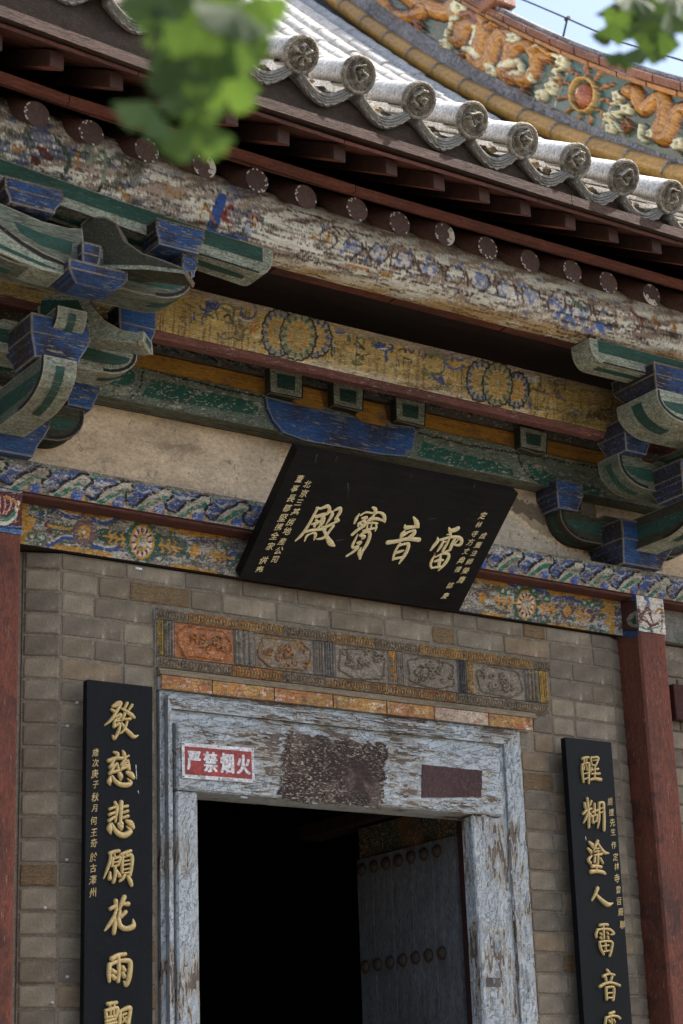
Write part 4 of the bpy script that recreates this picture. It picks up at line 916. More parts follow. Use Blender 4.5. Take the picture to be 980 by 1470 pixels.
def cpart(name, side, c, th, mats, parent, m_side=None, **k):
    "member set at 45 degrees to the wall (plane x+y=c), outline as seen, real thickness"
    P = [at(a, b, c=c) for a, b in side]; e = np.array([1, 1, 0])/math.sqrt(2)*th; mb = MB(); mb.prism(P, e, 0, 1); o = mb.build(name, mats, parent, **k)
    for p_ in o.data.polygons:
        if p_.normal.z < -.3: p_.material_index = 0
    return bevel_all(o, .003)
M_grey2 = aged('grey_brown_upper_face', A(88, 76, 66), grain=(4, 4, 4), sc=4, var=.2)

bl = empty('bracket_set', (XL, 0, 4.37), parent=hall, label='bracket set over the left column'); bl.location = (0, 0, 0)
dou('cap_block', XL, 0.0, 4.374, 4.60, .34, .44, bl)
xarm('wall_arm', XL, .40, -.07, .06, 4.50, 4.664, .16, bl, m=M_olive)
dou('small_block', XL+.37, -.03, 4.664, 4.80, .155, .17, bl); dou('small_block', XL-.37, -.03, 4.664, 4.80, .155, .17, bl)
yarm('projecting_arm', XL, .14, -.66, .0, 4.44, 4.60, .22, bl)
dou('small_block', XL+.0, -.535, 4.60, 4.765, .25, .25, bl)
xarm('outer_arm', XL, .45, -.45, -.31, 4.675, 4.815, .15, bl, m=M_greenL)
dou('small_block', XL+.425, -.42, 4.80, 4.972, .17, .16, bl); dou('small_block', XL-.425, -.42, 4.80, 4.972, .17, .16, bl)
# little cross arm with striped nose just below the first slanting beam
yarm('projecting_nose', XL+.03, .125, -.70, -.36, 4.70, 4.80, .12, bl)
# slanting beaks at 45 degrees
cpart('slanting_beak', [(52, 428), (57, 470), (92, 480), (150, 487), (195, 493), (200, 478), (175, 474), (150, 460), (132, 440), (118, 412), (90, 420)], 2.72, .13, [M_greenL, M_grey2], bl)
m2 = MB(); m2.poly([at(a, b, c=2.718) for a, b in [(58, 431), (112, 431), (128, 464), (58, 452)]]); m2.build('painted_field', M_dgreen, bl, fix=False)
q = [at(a, b, c=2.72+.0) for a, b in [(193, 491), (199, 474), (203, 474), (210, 478)]]
tip = at(198, 484, c=2.72); e1 = np.array([1, 1, 0])/math.sqrt(2); d1 = np.array([1, -1, 0])/math.sqrt(2)
mb = MB(); mb.prism([tip+e1*a+d1*.0+np.array([0, 0, b]) for a, b in ((-.006, -.022), (.006, .026), (.124, .026), (.138, -.022), (.10, -.034), (.03, -.034))], d1*.022, 0, 0); mb.build('beak_tip', M_greenL, bl)
mb = MB(); mb.poly([tip+e1*a+d1*.0235+np.array([0, 0, b]) for a, b in ((.03, -.012), (.036, .014), (.098, .014), (.104, -.012))]); mb.build('painted_square', M_dgreen, bl, fix=False)
cpart('slanting_beak', [(116, 322), (129, 311), (152, 312), (167, 320), (178, 345), (204, 363), (233, 373), (267, 386), (265, 393), (212, 386), (129, 385), (119, 378)], 2.36, .13, [M_olive, M_grey2], bl)
m2 = MB(); m2.poly([at(a, b, c=2.357) for a, b in [(131, 380), (212, 381), (264, 388), (265, 393), (212, 387), (131, 386)]]); m2.build('painted_stripe', M_greenL, bl, fix=False)
# third tier
xarm('upper_arm', XL+.04, .46, -.82, -.66, 4.872, 5.02, .16, bl)
dou('cross_block', XL+.05, -.79, 4.835, 4.915, .25, .18, bl, tap=.6)
dou('cross_block', XL+.02, -.83, 4.90, 5.0, .08, .10, bl, tap=1.0)
xpart('curved_arm_panel', [(-60, 262), (0, 292), (60, 318), (100, 328), (118, 328), (120, 346), (115, 376), (108, 384), (62, 364), (30, 345), (0, 322), (-60, 290)], -.84, .14, [M_green], bl, bev=.004)
xpart('curved_arm_soffit', [(-60, 292), (0, 323), (30, 347), (62, 367), (104, 386), (90, 394), (60, 387), (25, 373), (0, 362), (-60, 340)], -.835, .13, [M_greenL], bl, decals=(([(-60, 322), (0, 350), (30, 364), (62, 378), (85, 388), (60, 382), (25, 367), (0, 356), (-60, 332)], M_dgreen), ([(-60, 291), (0, 322), (30, 346), (62, 366), (104, 385), (62, 371), (30, 351), (0, 328), (-60, 298)], M_black)), bev=.003)
m2 = MB(); m2.poly([at(a, b, -.8425) for a, b in [(20, 318), (60, 335), (104, 348), (102, 366), (60, 352), (30, 334)]]); m2.build('painted_field', M_dgreen, bl, fix=False)
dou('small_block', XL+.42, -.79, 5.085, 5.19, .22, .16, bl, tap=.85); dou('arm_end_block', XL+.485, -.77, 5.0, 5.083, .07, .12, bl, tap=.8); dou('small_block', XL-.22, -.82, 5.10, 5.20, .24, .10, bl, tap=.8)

br = empty('bracket_set', (XR, 0, 4.37), parent=hall, label='bracket set over the right column'); br.location = (0, 0, 0)
dou('cap_block', XR, 0.0, 4.374, 4.585, .34, .44, br)
xarm('wall_arm', XR, .435, -.07, .06, 4.49, 4.65, .16, br, m=M_olive)
dou('small_block', XR-.40, -.03, 4.632, 4.775, .17, .17, br); dou('small_block', XR+.40, -.03, 4.632, 4.775, .17, .17, br)
mb = MB(); mb.box(6.23, 6.33, -.075, .02, 4.63, 4.70, b=.003); mb.build('arm_saddle', M_grey, br)
yarm('projecting_arm', XR, .14, -.62, .0, 4.44, 4.60, .22, br, m=M_olive)
cpart_pts = [(880, 745), (905, 722), (948, 712), (975, 735), (982, 752), (960, 768), (920, 786), (893, 785)]
dou('small_block', XR-.03, -.52, 4.60, 4.765, .24, .25, br)
xarm('outer_arm', XR, .37, -.45, -.30, 4.66, 4.82, .17, br)
dou('small_block', XR-.30, -.43, 4.815, 4.972, .18, .20, br); dou('small_block', XR+.30, -.43, 4.815, 4.972, .18, .20, br)
yarm('projecting_nose', XR, .125, -.78, -.36, 4.74, 4.86, .12, br)
xarm('upper_arm', XR, .46, -.84, -.56, 4.855, 5.0, .17, br, m=M_greenL)
dou('small_block', XR-.32, -.70, 5.0, 5.13, .30, .30, br); dou('small_block', XR+.32, -.70, 5.0, 5.13, .30, .30, br)
# purlin seats (long green boards under the purlin)
def seat(x0, x1, zt, h, cut, nm='purlin_seat', **k):
    mb = MB(); y0, y1 = -.79, -.66; r_ = .07
    pr = [(x0, zt(x0)), (x1, zt(x1))]
    s_ = 1 if cut == 'r' else -1; xe = x1 if cut == 'r' else x0; xo = x0 if cut == 'r' else x1
    poly = [(xo, y0, zt(xo)), (xe, y0, zt(xe))]+[(xe-s_*r_*(1-math.cos(t)), y0, zt(xe)-.03-(h-.03)*math.sin(t)) for t in np.linspace(0, math.pi/2, 6)]+[(xo, y0, zt(xo)-h)]
    mb.prism(poly, (0, y1-y0, 0), 0, 1); o = bevel_all(mb.build(nm, [M_greenL, M_greenL], hall, **k), .004)
    def q(f0, f1, m_, yo, inset=0):
        d = MB(); n = 8; xs_ = np.linspace(xo, xe-s_*(.05+inset), n)
        d.poly([(x, y0-yo, zt(x)-h*f0) for x in xs_]+[(x, y0-yo, zt(x)-h*f1) for x in xs_[::-1]]); dd = d.build('painted_field', m_, o, fix=False)
        if dd.data.polygons[0].normal.y > 0: dd.data.flip_normals()
    q(.02, .55, M_dgreen, .0015); q(.93, 1.0, M_black, .003, .02)
    u = MB(); u.box(min(xo, xe-s_*.08), max(xo, xe-s_*.08), y0+.05, y0+.08, 0, 0) if False else None
    xs_ = np.linspace(xo, xe-s_*.08, 8); u.poly([(x, y0+.045, zt(x)-h-.0015) for x in xs_]+[(x, y0+.08, zt(x)-h-.0015) for x in xs_[::-1]]); u.build('painted_stripe', M_dgreen, o, fix=False)
def pz(x): return 5.36+.095*max(0, (4.0-x)/1.3)**1.3+.0*x      # purlin axis height
def pzr(x): return pz(x)-(.012 if x > 5.6 else 0)
seat(1.6, 3.985, lambda x: pz(x)-.135, .125, 'r', label='green purlin seat left'); seat(5.72, 8.1, lambda x: pzr(x)-.145, .115, 'l', label='green purlin seat right')

# ---- eave purlin
def purlin_paint(pt):
    rr = random.Random(4)
    pt.patch((108, 94, 84), .52, .012, .07, 2, .7); pt.patch((206, 200, 190), .46, .02, .10, 7, .9, soft=.05)
    ltr = np.clip((300-pt.X)/120, 0, 1)
    pt.patch((48, 70, 120), .56, .02, .05, 5, .8, region=ltr); pt.patch((60, 74, 62), .58, .03, .05, 8, .8, region=ltr)
    y_ = lambda x, t: (165+(x*.318) if x < 330 else 270+(x-330)*.30)+t*95      # t: 0 upper edge, 1 lower
    pt.patch((42, 74, 150), .52, .05, .08, 11, .85, region=np.clip(1-np.abs(pt.X-345)/30, 0, 1)*1.0)
    pt.line([(318, 285), (305, 335), (335, 345)], 16, (44, 76, 146)); pt.line([(331, 295), (320, 312), (334, 322)], 6, (120, 50, 48)); pt.disk(326, 307, 5, 5, (150, 96, 90)); pt.disk(324, 306, 3, 3.5, (84, 28, 30))
    for x, y in ((345, 308), (340, 322), (350, 335), (355, 300), (382, 322), (395, 328)): pt.disk(x, y, 6, 4, (92, 108, 88), al=.7, lobes=5)
    pt.ring(365, 317, 6, 6, 3.4, (168, 116, 36)); pt.disk(365, 317, 3, 3, (180, 150, 130)); pt.disk(358, 318, 3, 2, (50, 80, 150)); pt.disk(374, 316, 3, 2, (50, 80, 150))
    for pts in ([(170, 270), (180, 282), (190, 296), (205, 300), (222, 298)], [(240, 270), (250, 280), (254, 286)], [(258, 276), (258, 286)], [(294, 292), (288, 310), (280, 325), (275, 328)], [(296, 296), (304, 312), (310, 322), (312, 334)], [(110, 215), (113, 235), (108, 246)], [(242, 318), (250, 313), (252, 308)], [(90, 215), (100, 226)]): pt.line(pts, 4, (164, 112, 30), taper=True)
    pt.ring(25, 210, 7, 6, 4, (160, 110, 40), a0=0, a1=4); pt.disk(22, 206, 5, 3, (180, 175, 165))
    for x, y in ((52, 232), (70, 225), (60, 215)): pt.disk(x, y, 8, 5, (84, 40, 36), rot=.6)
    pt.line([(80, 200), (92, 215), (100, 232), (94, 246)], 6, (50, 78, 62)); pt.line([(128, 232), (150, 220), (148, 262), (134, 280)], 6, (110, 130, 112)); pt.line([(146, 268), (140, 278)], 4, (28, 26, 26))
    # key-fret and net pattern
    ch_ = [(470+k*36.5, 344+k*10.2) for k in range(12)]
    for k, (cx, cy) in enumerate(ch_):
        a, b = 14, 14; keep = rr.random(); hexa = [(cx-a, cy-4), (cx-4, cy-b), (cx+a-2, cy-7), (cx+a, cy+5), (cx+3, cy+b), (cx-a+3, cy+8), (cx-a, cy-4)]
        if keep > .3: pt.poly(hexa[:-1], (82, 112, 164), al=.75); pt.patch((196, 188, 176), .46, .12, .12, int(cx), .8, region=(np.hypot(pt.X-cx, pt.Y-cy) < a).astype(float))
        for q in range(6):
            if rr.random() < .85: pt.line([hexa[q], hexa[q+1]], 2.8, (78, 62, 52), False)
        pt.line([(cx+a, cy+1), (cx+22, cy+6)], 3.2, (84, 66, 54), False)
        for sx_, sy_ in ((17, -8), (20, 16)):
            if rr.random() < .7: pt.line([(cx+18, cy+5), (cx+sx_+rr.uniform(-3, 6), cy+sy_)], 2.6, (90, 72, 60), False)
        for q in range(3): pt.disk(cx+rr.uniform(-12, 22), cy+rr.uniform(-24, 26), 3.4, 2.6, (66, 98, 160), al=.85, rot=rr.random())
    pt.line([(476, 325), (505, 333), (534, 340)], 3.6, (80, 62, 40)); pt.line([(450, 342), (456, 338)], 5, (176, 124, 30), False); pt.line([(468, 348), (472, 336)], 5, (176, 124, 30), False)
    pt.line([(500, 382), (520, 386), (532, 391)], 3.4, (168, 118, 40)); pt.line([(544, 392), (562, 398)], 4, (168, 118, 40), False)
    for i in range(26): x = rr.uniform(800, 870); pt.disk(x, y_(x, .45)+rr.uniform(-14, 20), rr.uniform(3, 7), rr.uniform(2, 4), (56, 92, 160), al=.8, rot=.3)
    pt.line([(820, 428), (832, 440), (845, 444)], 5, (84, 104, 82)); pt.line([(905, 445), (922, 462), (912, 474)], 3.4, (130, 66, 60)); pt.disk(890, 458, 6, 7, (190, 175, 155)); pt.line([(938, 455), (944, 470)], 4, (160, 112, 40), False); pt.line([(966, 465), (972, 480)], 4, (160, 112, 40), False)
    for x in (640, 690, 740): pt.line([(x, y_(x, .72)), (x+22, y_(x+22, .76))], 3.5, (80, 112, 170), False, al=.8)
    lowb = np.clip((pt.Y-(372+(pt.X-386)*.235))/14+.6, 0, 1)*(pt.X > 330); pt.patch((164, 132, 74), .46, .01, .03, 15, .85, region=lowb); pt.patch((186, 178, 150), .5, .02, .05, 17, .8, region=lowb)
    for i in range(280):
        x = rr.uniform(0, 970); y = y_(x, rr.uniform(.05, .95)); L = rr.uniform(15, 70); pt.line([(x, y), (x+L*.5, y+L*.13+rr.uniform(-2, 2)), (x+L, y+L*.28)], rr.uniform(.9, 1.8), (52, 42, 36), al=.8)
nx, na = 1300, 72
xs = np.linspace(1.6, 8.15, nx); th = np.linspace(-2.2, 1.9, na)        # 0 = facing out, down positive
R = .150; XX = np.repeat(xs[:, None], na, 1); TH = np.repeat(th[None], nx, 0); AX = np.array([pz(x) for x in xs])[:, None]
RR = R+.005*(fbm(XX*3, TH*7, 3)-.5)+.003*(fbm(XX*8, TH*30, 5)-.5)
PP = np.stack([XX, -.72-RR*np.cos(TH), AX-RR*np.sin(TH)], -1).reshape(-1, 3)
U, V = proj(PP); pt = Paint(U, V, (150, 136, 122), 1.6); purlin_paint(pt)
idx = np.arange(nx*na).reshape(nx, na); Q = np.stack([idx[:-1, :-1], idx[:-1, 1:], idx[1:, 1:], idx[1:, :-1]], -1).reshape(-1, 4)
mesh('eave_purlin', PP, Q, M_purlin, hall, colr=pt.C, smooth=True, label='big weathered eave purlin with flaking white and blue painting')

# ---- soffit boards behind the purlin
mb = MB()
for i in range(10): mb.box(1.6+.64*i, 1.6+.64*i+.63, -.62, -.485, 5.29, 5.31, b=.003)
mb.build('soffit_board', M_redboard, hall)
strip_z('soffit_board', 1.6, 8.1, 5.325, 5.345, -.48, .43, M_darkwood, b=.003)
# ---- rafters and eave boards
def zl(x): return .0 if x > 3.9 else .02*(3.9-x)+.012*(3.9-x)**2       # eave line lifts towards the left corner
rf_px = [(437, 279), (508, 300), (572, 318), (636, 340), (699, 358), (760, 376), (818, 392), (875, 408), (936, 424)]
RX = [at(a, b, -1.0)[0] for a, b in rf_px]; RX = [RX[0]-.243*k for k in range(9, 0, -1)]+RX+[RX[-1]+.243*k for k in range(1, 6)]
rr = random.Random(21)
mb = MB(); L = 1.2; sl = .66
nr_ = 20; Vr = [(r_*math.cos(2*math.pi*j/nr_), y_, y_*sl+r_*math.sin(2*math.pi*j/nr_)) for y_, r_ in ((0, .053), (L*.5, .055), (L, .056)) for j in range(nr_)]     # ends sawn plumb
mb.add(Vr, [(i*nr_+j, i*nr_+(j+1) % nr_, (i+1)*nr_+(j+1) % nr_, (i+1)*nr_+j) for i in range(2) for j in range(nr_)]+[tuple(range(nr_)), tuple(range(3*nr_-1, 2*nr_-1, -1))]); raf0 = None
for i, x in enumerate(RX):
    if raf0 is None:
        raf0 = mb.build('rafter', M_rafter, hall, smooth=False); raf0.data.polygons.foreach_set('use_smooth', [len(p.vertices) == 4 for p in raf0.data.polygons]); o = raf0
        # end-grain discs, their paint rims flaked away in different ways, its paint rim flaked away
        discs = []; n = 34
        for var_ in range(5):
          r2 = random.Random(50+var_); V = []
          for k, (q, yy) in enumerate(((0, -.004), (.45, -.004), (.72, -.004), (.86, -.004), (.985, -.0038))):
            V += [(.0545*q*(1+(r2.uniform(-.05, .05) if 0 < k < 4 else 0))*math.cos(2*math.pi*j/n), yy, .0545*q*(1+(r2.uniform(-.05, .05) if 0 < k < 4 else 0))*math.sin(2*math.pi*j/n)) for j in range(n)]
          ph_ = r2.uniform(0, 6); mi = []
          for k in range(1, 4):
            for j in range(n):
                a_ = .5+.5*math.sin(2*math.pi*j/n*1.0+ph_); pr_ = {3: .08+.5*a_*a_, 2: .02+.14*a_*a_, 1: .0}[k]
                if var_ == 2: pr_ = max(pr_, .85*(a_ > .75))
                mi.append(1 if r2.random() < pr_ else 0)
          Fc = [(k*n+j, k*n+(j+1) % n, (k+1)*n+(j+1) % n, (k+1)*n+j) for k in range(1, 4) for j in range(n)]+[tuple(range(n, 2*n))]
          discs.append((V, Fc, mi+[0]))
        mi = None and [1 if (k == 3 or (k == 2 and r2.random() < .35)) and r2.random() < .55 else 0 for k in range(1, 4) for j in range(n)]+[0]
        ed_ = [mesh('rafter_end', V_, F_, [M_raftend, aged('flaked_white_rim', A(170, 160, 148), flake=A(90, 64, 54), flake_at=.6, grain=(6, 6, 6), sc=10)], o, mi=m_) for V_, F_, m_ in discs]
        for q_ in ed_: fix_normals(q_)
        edm = [q_.data for q_ in ed_]; edisc = ed_[0]
        for q_ in ed_[1:]: bpy.data.objects.remove(q_)
    else:
        o = copyo(raf0, parent=hall); d = copyo(edisc, parent=o); d.data = edm[(i*3+1) % 5]; d.rotation_euler = (0, rr.uniform(0, 6.28), 0)
    o.location = (x+rr.uniform(-.006, .006), -1.0+rr.uniform(-.018, .012), 5.385+zl(x)+rr.uniform(-.004, .004)); o.rotation_euler = (0, rr.uniform(0, .02), 0)
# boards over the round rafters, in lengths
def board_row(nm, y0, y1, zf0, zf1, th, m, seg=.9, x0=1.3, x1=7.6, x_of=0.0):
    x = x0+x_of
    while x < x1:
        xe = min(x+seg*rr.uniform(.8, 1.2), x1); mb = MB(); g = .002; dz = rr.uniform(-.002, .002)
        a, b = x+g, xe-g
        V = [(a, y0, zf0(a)+dz), (b, y0, zf0(b)+dz), (b, y1, zf1(b)+dz), (a, y1, zf1(a)+dz)]; mb.prism(V, (0, 0, th)); mb.build(nm, m, hall); x = xe
for k in range(5):
    y0, y1 = -1.01+.17*k, -1.01+.17*(k+1)-.006; board_row('sheathing_board', y0, y1, lambda x, y=y0: 5.385+zl(x)+.066+(y+1.0)*.66, lambda x, y=y1: 5.385+zl(x)+.066+(y+1.0)*.66, .016, M_redboard, x_of=-.2*(k % 2))
board_row('rafter_tie_strip', -1.052, -1.02, lambda x: 5.446+zl(x), lambda x: 5.446+zl(x), .030, aged('dusty_red_strip', A(98, 54, 42), flake=A(70, 48, 40), flake_at=.62, grain=GX, sc=5, vary=.1), seg=1.6)
# flying rafters
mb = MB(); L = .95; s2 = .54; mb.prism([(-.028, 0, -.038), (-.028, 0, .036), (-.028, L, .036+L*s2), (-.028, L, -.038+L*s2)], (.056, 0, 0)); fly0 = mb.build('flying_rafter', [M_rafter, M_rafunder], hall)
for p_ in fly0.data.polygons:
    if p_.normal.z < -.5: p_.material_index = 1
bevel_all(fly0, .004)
fx = [at(a, b, -1.22)[0] for a, b in ((407, 187), (487, 215), (561, 240), (629, 260), (694, 286), (754, 303), (818, 320), (882, 340), (940, 357))]; FX = [fx[0]-.248*k for k in range(10, 0, -1)]+fx+[fx[-1]+.245*k for k in range(1, 6)]
for i, x in enumerate(FX):
    o = fly0 if i == 0 else copyo(fly0, parent=hall); o.location = (x, -1.22+rr.uniform(-.012, .012), 5.497+zl(x)+rr.uniform(-.004, .004)); o.rotation_euler = (rr.uniform(-.01, .01), rr.uniform(-.05, .05), rr.uniform(-.02, .02))
for k in range(3):
    y0, y1 = -1.26+.24*k, -1.26+.24*(k+1)-.006; board_row('sheathing_board', y0, y1, lambda x, y=y0: 5.497+zl(x)+.042+(y+1.22)*.54, lambda x, y=y1: 5.497+zl(x)+.042+(y+1.22)*.54, .016, M_redboard, x_of=-.25*(k % 2))
board_row('eave_board', -1.285, -1.20, lambda x: 5.538+zl(x), lambda x: 5.545+zl(x), .045, aged('eave_board_brown', A(66, 46, 38), flake=A(52, 36, 30), flake_at=.55, grain=GX, sc=5, bump=.8), seg=1.8)

# ---- roof
def zoff(x): return -.052*(x-5.26)
PROF = [(-1.3, 5.755), (-.7, 6.12), (0, 6.58), (.71, 7.08), (1.62, 7.80), (2.93, 9.03), (4.28, 10.39), (4.93, 11.05), (5.4, 11.5)]
def zr(y):
    for (a, b), (c, d) in zip(PROF[:-1], PROF[1:]):
        if y <= c: return b+(d-b)*(y-a)/(c-a)
    return PROF[-1][1]
def zroof(x, y): return zr(y)+zoff(x)*max(0, min(1, (1.2-y)/2.5))+(zl(x)*max(0, 1-(y+1.3)/2.0) if x < 3.9 else 0)
roof = empty('roof', parent=hall)
mb = MB(); ys = [-1.22, -.7, 0, .71, 1.62, 2.93, 5.4]; xs_ = [.9, 2, 3, 4, 5, 6, 7, 8.2]
for a, b in zip(xs_[:-1], xs_[1:]):
    for y0, y1 in zip(ys[:-1], ys[1:]):
        mb.add([(a, y0, zroof(a, y0)-.15), (b, y0, zroof(b, y0)-.15), (b, y1, zroof(b, y1)-.15), (a, y1, zroof(a, y1)-.15)], [(0, 1, 2, 3)])
mb.build('roof_bed', M_mud, roof, fix=False)
mb = MB(); 
mb.add([(.9, 5.4, 10.9), (8.2, 5.4, 10.9), (8.2, 9, 8), (.9, 9, 8)], [(0, 1, 2, 3)]); mb.box(.9, 8.2, 5.3, 5.5, 10.9, 11.6)
mb.add([(8.2, -1.2, 5.5), (8.2, 5.4, 10.9), (8.2, 6.6, 5.5)], [(0, 1, 2)]); mb.add([(.9, -1.2, 5.5), (.9, 5.4, 10.9), (.9, 6.6, 5.5)], [(0, 1, 2)]); mb.build('roof_rear', M_tile, roof, fix=False)
# unseen eave slab added past the gable ridge to shade column and bricks
mb = MB(); prof_ = [(y, zroof(8.2, y)) for y in (-1.3, -.7, 0, .71, 1.0)]
mb.prism([(8.2, y, z+.05) for y, z in prof_]+[(8.2, y, z-.18) for y, z in prof_[::-1]], (2.2, 0, 0)); mb.build('shade_eave', M_tile, roof)
# clay bedding along the eave: lumpy strip
nxs = 420; xs = np.linspace(1.0, 8.1, nxs); V = []; nn = 7
for i, x in enumerate(xs):
    z0 = 5.583+zl(x)+(0); zt = zroof(x, -1.25)-.085
    for j in range(nn):
        t = j/(nn-1); z = z0+(zt-z0)*t; V.append((x, -1.215-.018*math.sin(t*3)-.028*(float(fbm(np.array(x*9.), np.array(t*4.), 2))-.5), z))
idx = np.arange(nxs*nn).reshape(nxs, nn); Q = np.stack([idx[:-1, :-1], idx[1:, :-1], idx[1:, 1:], idx[:-1, 1:]], -1).reshape(-1, 4)
mesh('eave_clay', V, Q, M_mud, roof, smooth=True)
# one round tile: half tube with a thickness and a tucked tail
def half_tube(L, r0, r1, th, n=12, over=.25):
    V = []; Fc = []; a0, a1 = -over, math.pi+over
    for (y, r_) in ((0, r0), (.012, r0+.002), (L*.9, r1), (L, r1)):
        for k in range(n+1): t = a0+(a1-a0)*k/n; V.append((r_*math.cos(t), y, r_*math.sin(t)))
    m = n+1
    for (y, r_) in ((0, r0-th), (L, r1-th)):
        for k in range(n+1): t = a0+(a1-a0)*k/n; V.append((r_*math.cos(t), y, r_*math.sin(t)))
    for i in range(3): Fc += [(i*m+k, i*m+k+1, (i+1)*m+k+1, (i+1)*m+k) for k in range(n)]
    Fc += [(k, 4*m+k, 4*m+k+1, k+1) for k in range(n)]+[(3*m+k, 3*m+k+1, 5*m+k+1, 5*m+k) for k in range(n)]
    Fc += [(0, m, 2*m, 3*m, 5*m, 4*m), (n, 4*m+n, 5*m+n, 3*m+n, 2*m+n, m+n)]
    return V, Fc
V, Fc = half_tube(.292, .076, .072, .018); tile0 = fix_normals(mesh('round_tile', V, Fc, M_tile, roof, smooth=True))
V, Fc = half_tube(.285, .072, .070, .02, over=.5); etile0 = fix_normals(mesh('eave_round_tile', V, Fc, M_tile, roof, smooth=True))
def cap_mesh(seed):
    nr, na_ = 34, 96; r = random.Random(seed); R0 = .083
    rho = np.concatenate([[0.001], np.linspace(.03, 1, nr)]); th = np.linspace(0, 2*math.pi, na_, endpoint=False)
    RH = np.repeat(rho[:, None], na_, 1); TT = np.repeat(th[None], len(rho), 0); X = RH*np.cos(TT)*100; Y = RH*np.sin(TT)*100
    pt = Paint(X, Y, (104, 99, 88), 3.0)  # recesses coloured darker than the raised figures: relief shade painted in
    pt.ring(0, 0, 88, 88, 22, (128, 122, 110), h=.010); pt.ring(0, 0, 70, 70, 5, (120, 114, 102), h=.008)
    if seed == 0:      # flower medallion
        for k in range(6):
            t = k*1.047+.3; pt.line([(8*math.cos(t), 8*math.sin(t)), (34*math.cos(t), 34*math.sin(t)), (46*math.cos(t+.2), 46*math.sin(t+.2))], 13, (168, 162, 148), h=.024); pt.disk(48*math.cos(t), 48*math.sin(t), 12, 12, (168, 162, 148), h=.026)
        pt.disk(0, 0, 14, 14, (140, 136, 124), h=.016)
    else:              # coiled beast
        a = r.random()*6; pts = []
        for k in range(16):
            t = a+k*.46; q = 52-k*2.2+7*math.sin(k*1.6+seed); pts.append((q*math.cos(t), q*math.sin(t)))
        pt.line(pts, 13, (165, 160, 146), h=.026)
        for k in range(1, 14, 2): x, y = pts[k]; t = a+k*.46; pt.line([(x, y), (x*1.18+9*math.cos(t+1), y*1.18+9*math.sin(t+1))], 5, (165, 160, 146), h=.020, smooth=False)
        pt.disk(pts[-1][0]*.5, pts[-1][1]*.5, 15, 12, (150, 146, 134), h=.020); pt.line([(-8, 5), (6, -12), (18, -2)], 7, (140, 136, 124), h=.014)
    pt.patch((70, 65, 56), .5, .02, .02, seed+2, .7); pt.patch((150, 146, 134), .6, .03, .03, seed+5, .6); finish(pt, seed=seed+3, s=.6)
    H = pt.H+.004*(fbm(X.ravel()*.08, Y.ravel()*.08, seed)-.5)
    V = np.stack([X.ravel()/100*R0, -.004-H, Y.ravel()/100*R0], -1); nq = len(rho)
    Vb = [(R0*math.cos(t), .010, R0*math.sin(t)) for t in th]; V = np.concatenate([V, Vb])
    Fc = [(i*na_+j, i*na_+(j+1) % na_, (i+1)*na_+(j+1) % na_, (i+1)*na_+j) for i in range(nq-1) for j in range(na_)]
    Fc += [((nq-1)*na_+j, (nq-1)*na_+(j+1) % na_, nq*na_+(j+1) % na_, nq*na_+j) for j in range(na_)]+[tuple(range(na_))]
    return V, Fc, pt.C
caps = []
for sd in (0, 1, 2, 3):
    V, Fc, C_ = cap_mesh(sd); C_ = np.concatenate([C_, np.tile(C_[-1:], (96, 1))]); o = mesh('tile_cap', V, Fc, M_tilecap, roof, smooth=True, colr=C_); fix_normals(o); o.rotation_mode = 'YXZ'; caps.append(o)
# drip tile: curved concave pan with a hanging ribbed lip
def drip_mesh(seed):
    r = random.Random(seed); n = 22; V = []; rows = []
    W = .125
    def arc(t, dz, k): x = -W+2*W*t; return x*k, -.062-.072*math.cos((t-.5)*math.pi)+dz
    prof = [(-.018, .032), (-.020, .022), (-.030, .018), (-.024, .012), (-.034, .006), (-.027, .0), (-.036, -.006), (-.030, -.013), (-.034, -.020), (-.018, -.026), (.0, -.018), (.28, .0), (.28, .012), (.0, .014)]
    for (y, dz) in prof:
        for i in range(n+1):
            x, z = arc(i/n, dz, 1.0); j = r.uniform(-.0016, .0016) if y < 0 else 0; sc_ = .004*math.sin(i*1.9) if dz == -.020 else 0; V.append((x, y+j, z+j*.7+sc_))
    m = n+1; N = len(prof)
    Fc = [(a*m+i, a*m+i+1, ((a+1) % N)*m+i+1, ((a+1) % N)*m+i) for a in range(N) for i in range(n)]
    Fc += [tuple(a*m for a in range(N)), tuple(a*m+n for a in range(N-1, -1, -1))]
    return V, Fc
V, Fc = drip_mesh(1); drip0 = fix_normals(mesh('drip_tile', V, Fc, M_tilec, roof))
XE = [at(a, b, -1.31)[0] for a, b in ((430, 85), (515, 115), (600, 150), (680, 180), (752, 207), (827, 233), (897, 262), (962, 287))]
XE = [XE[0]-.287*k for k in range(10, 0, -1)]+XE+[XE[-1]+.285*k for k in range(1, 9)]
XE = [x for x in XE if x < 7.9]
count = 0; extra = MB()
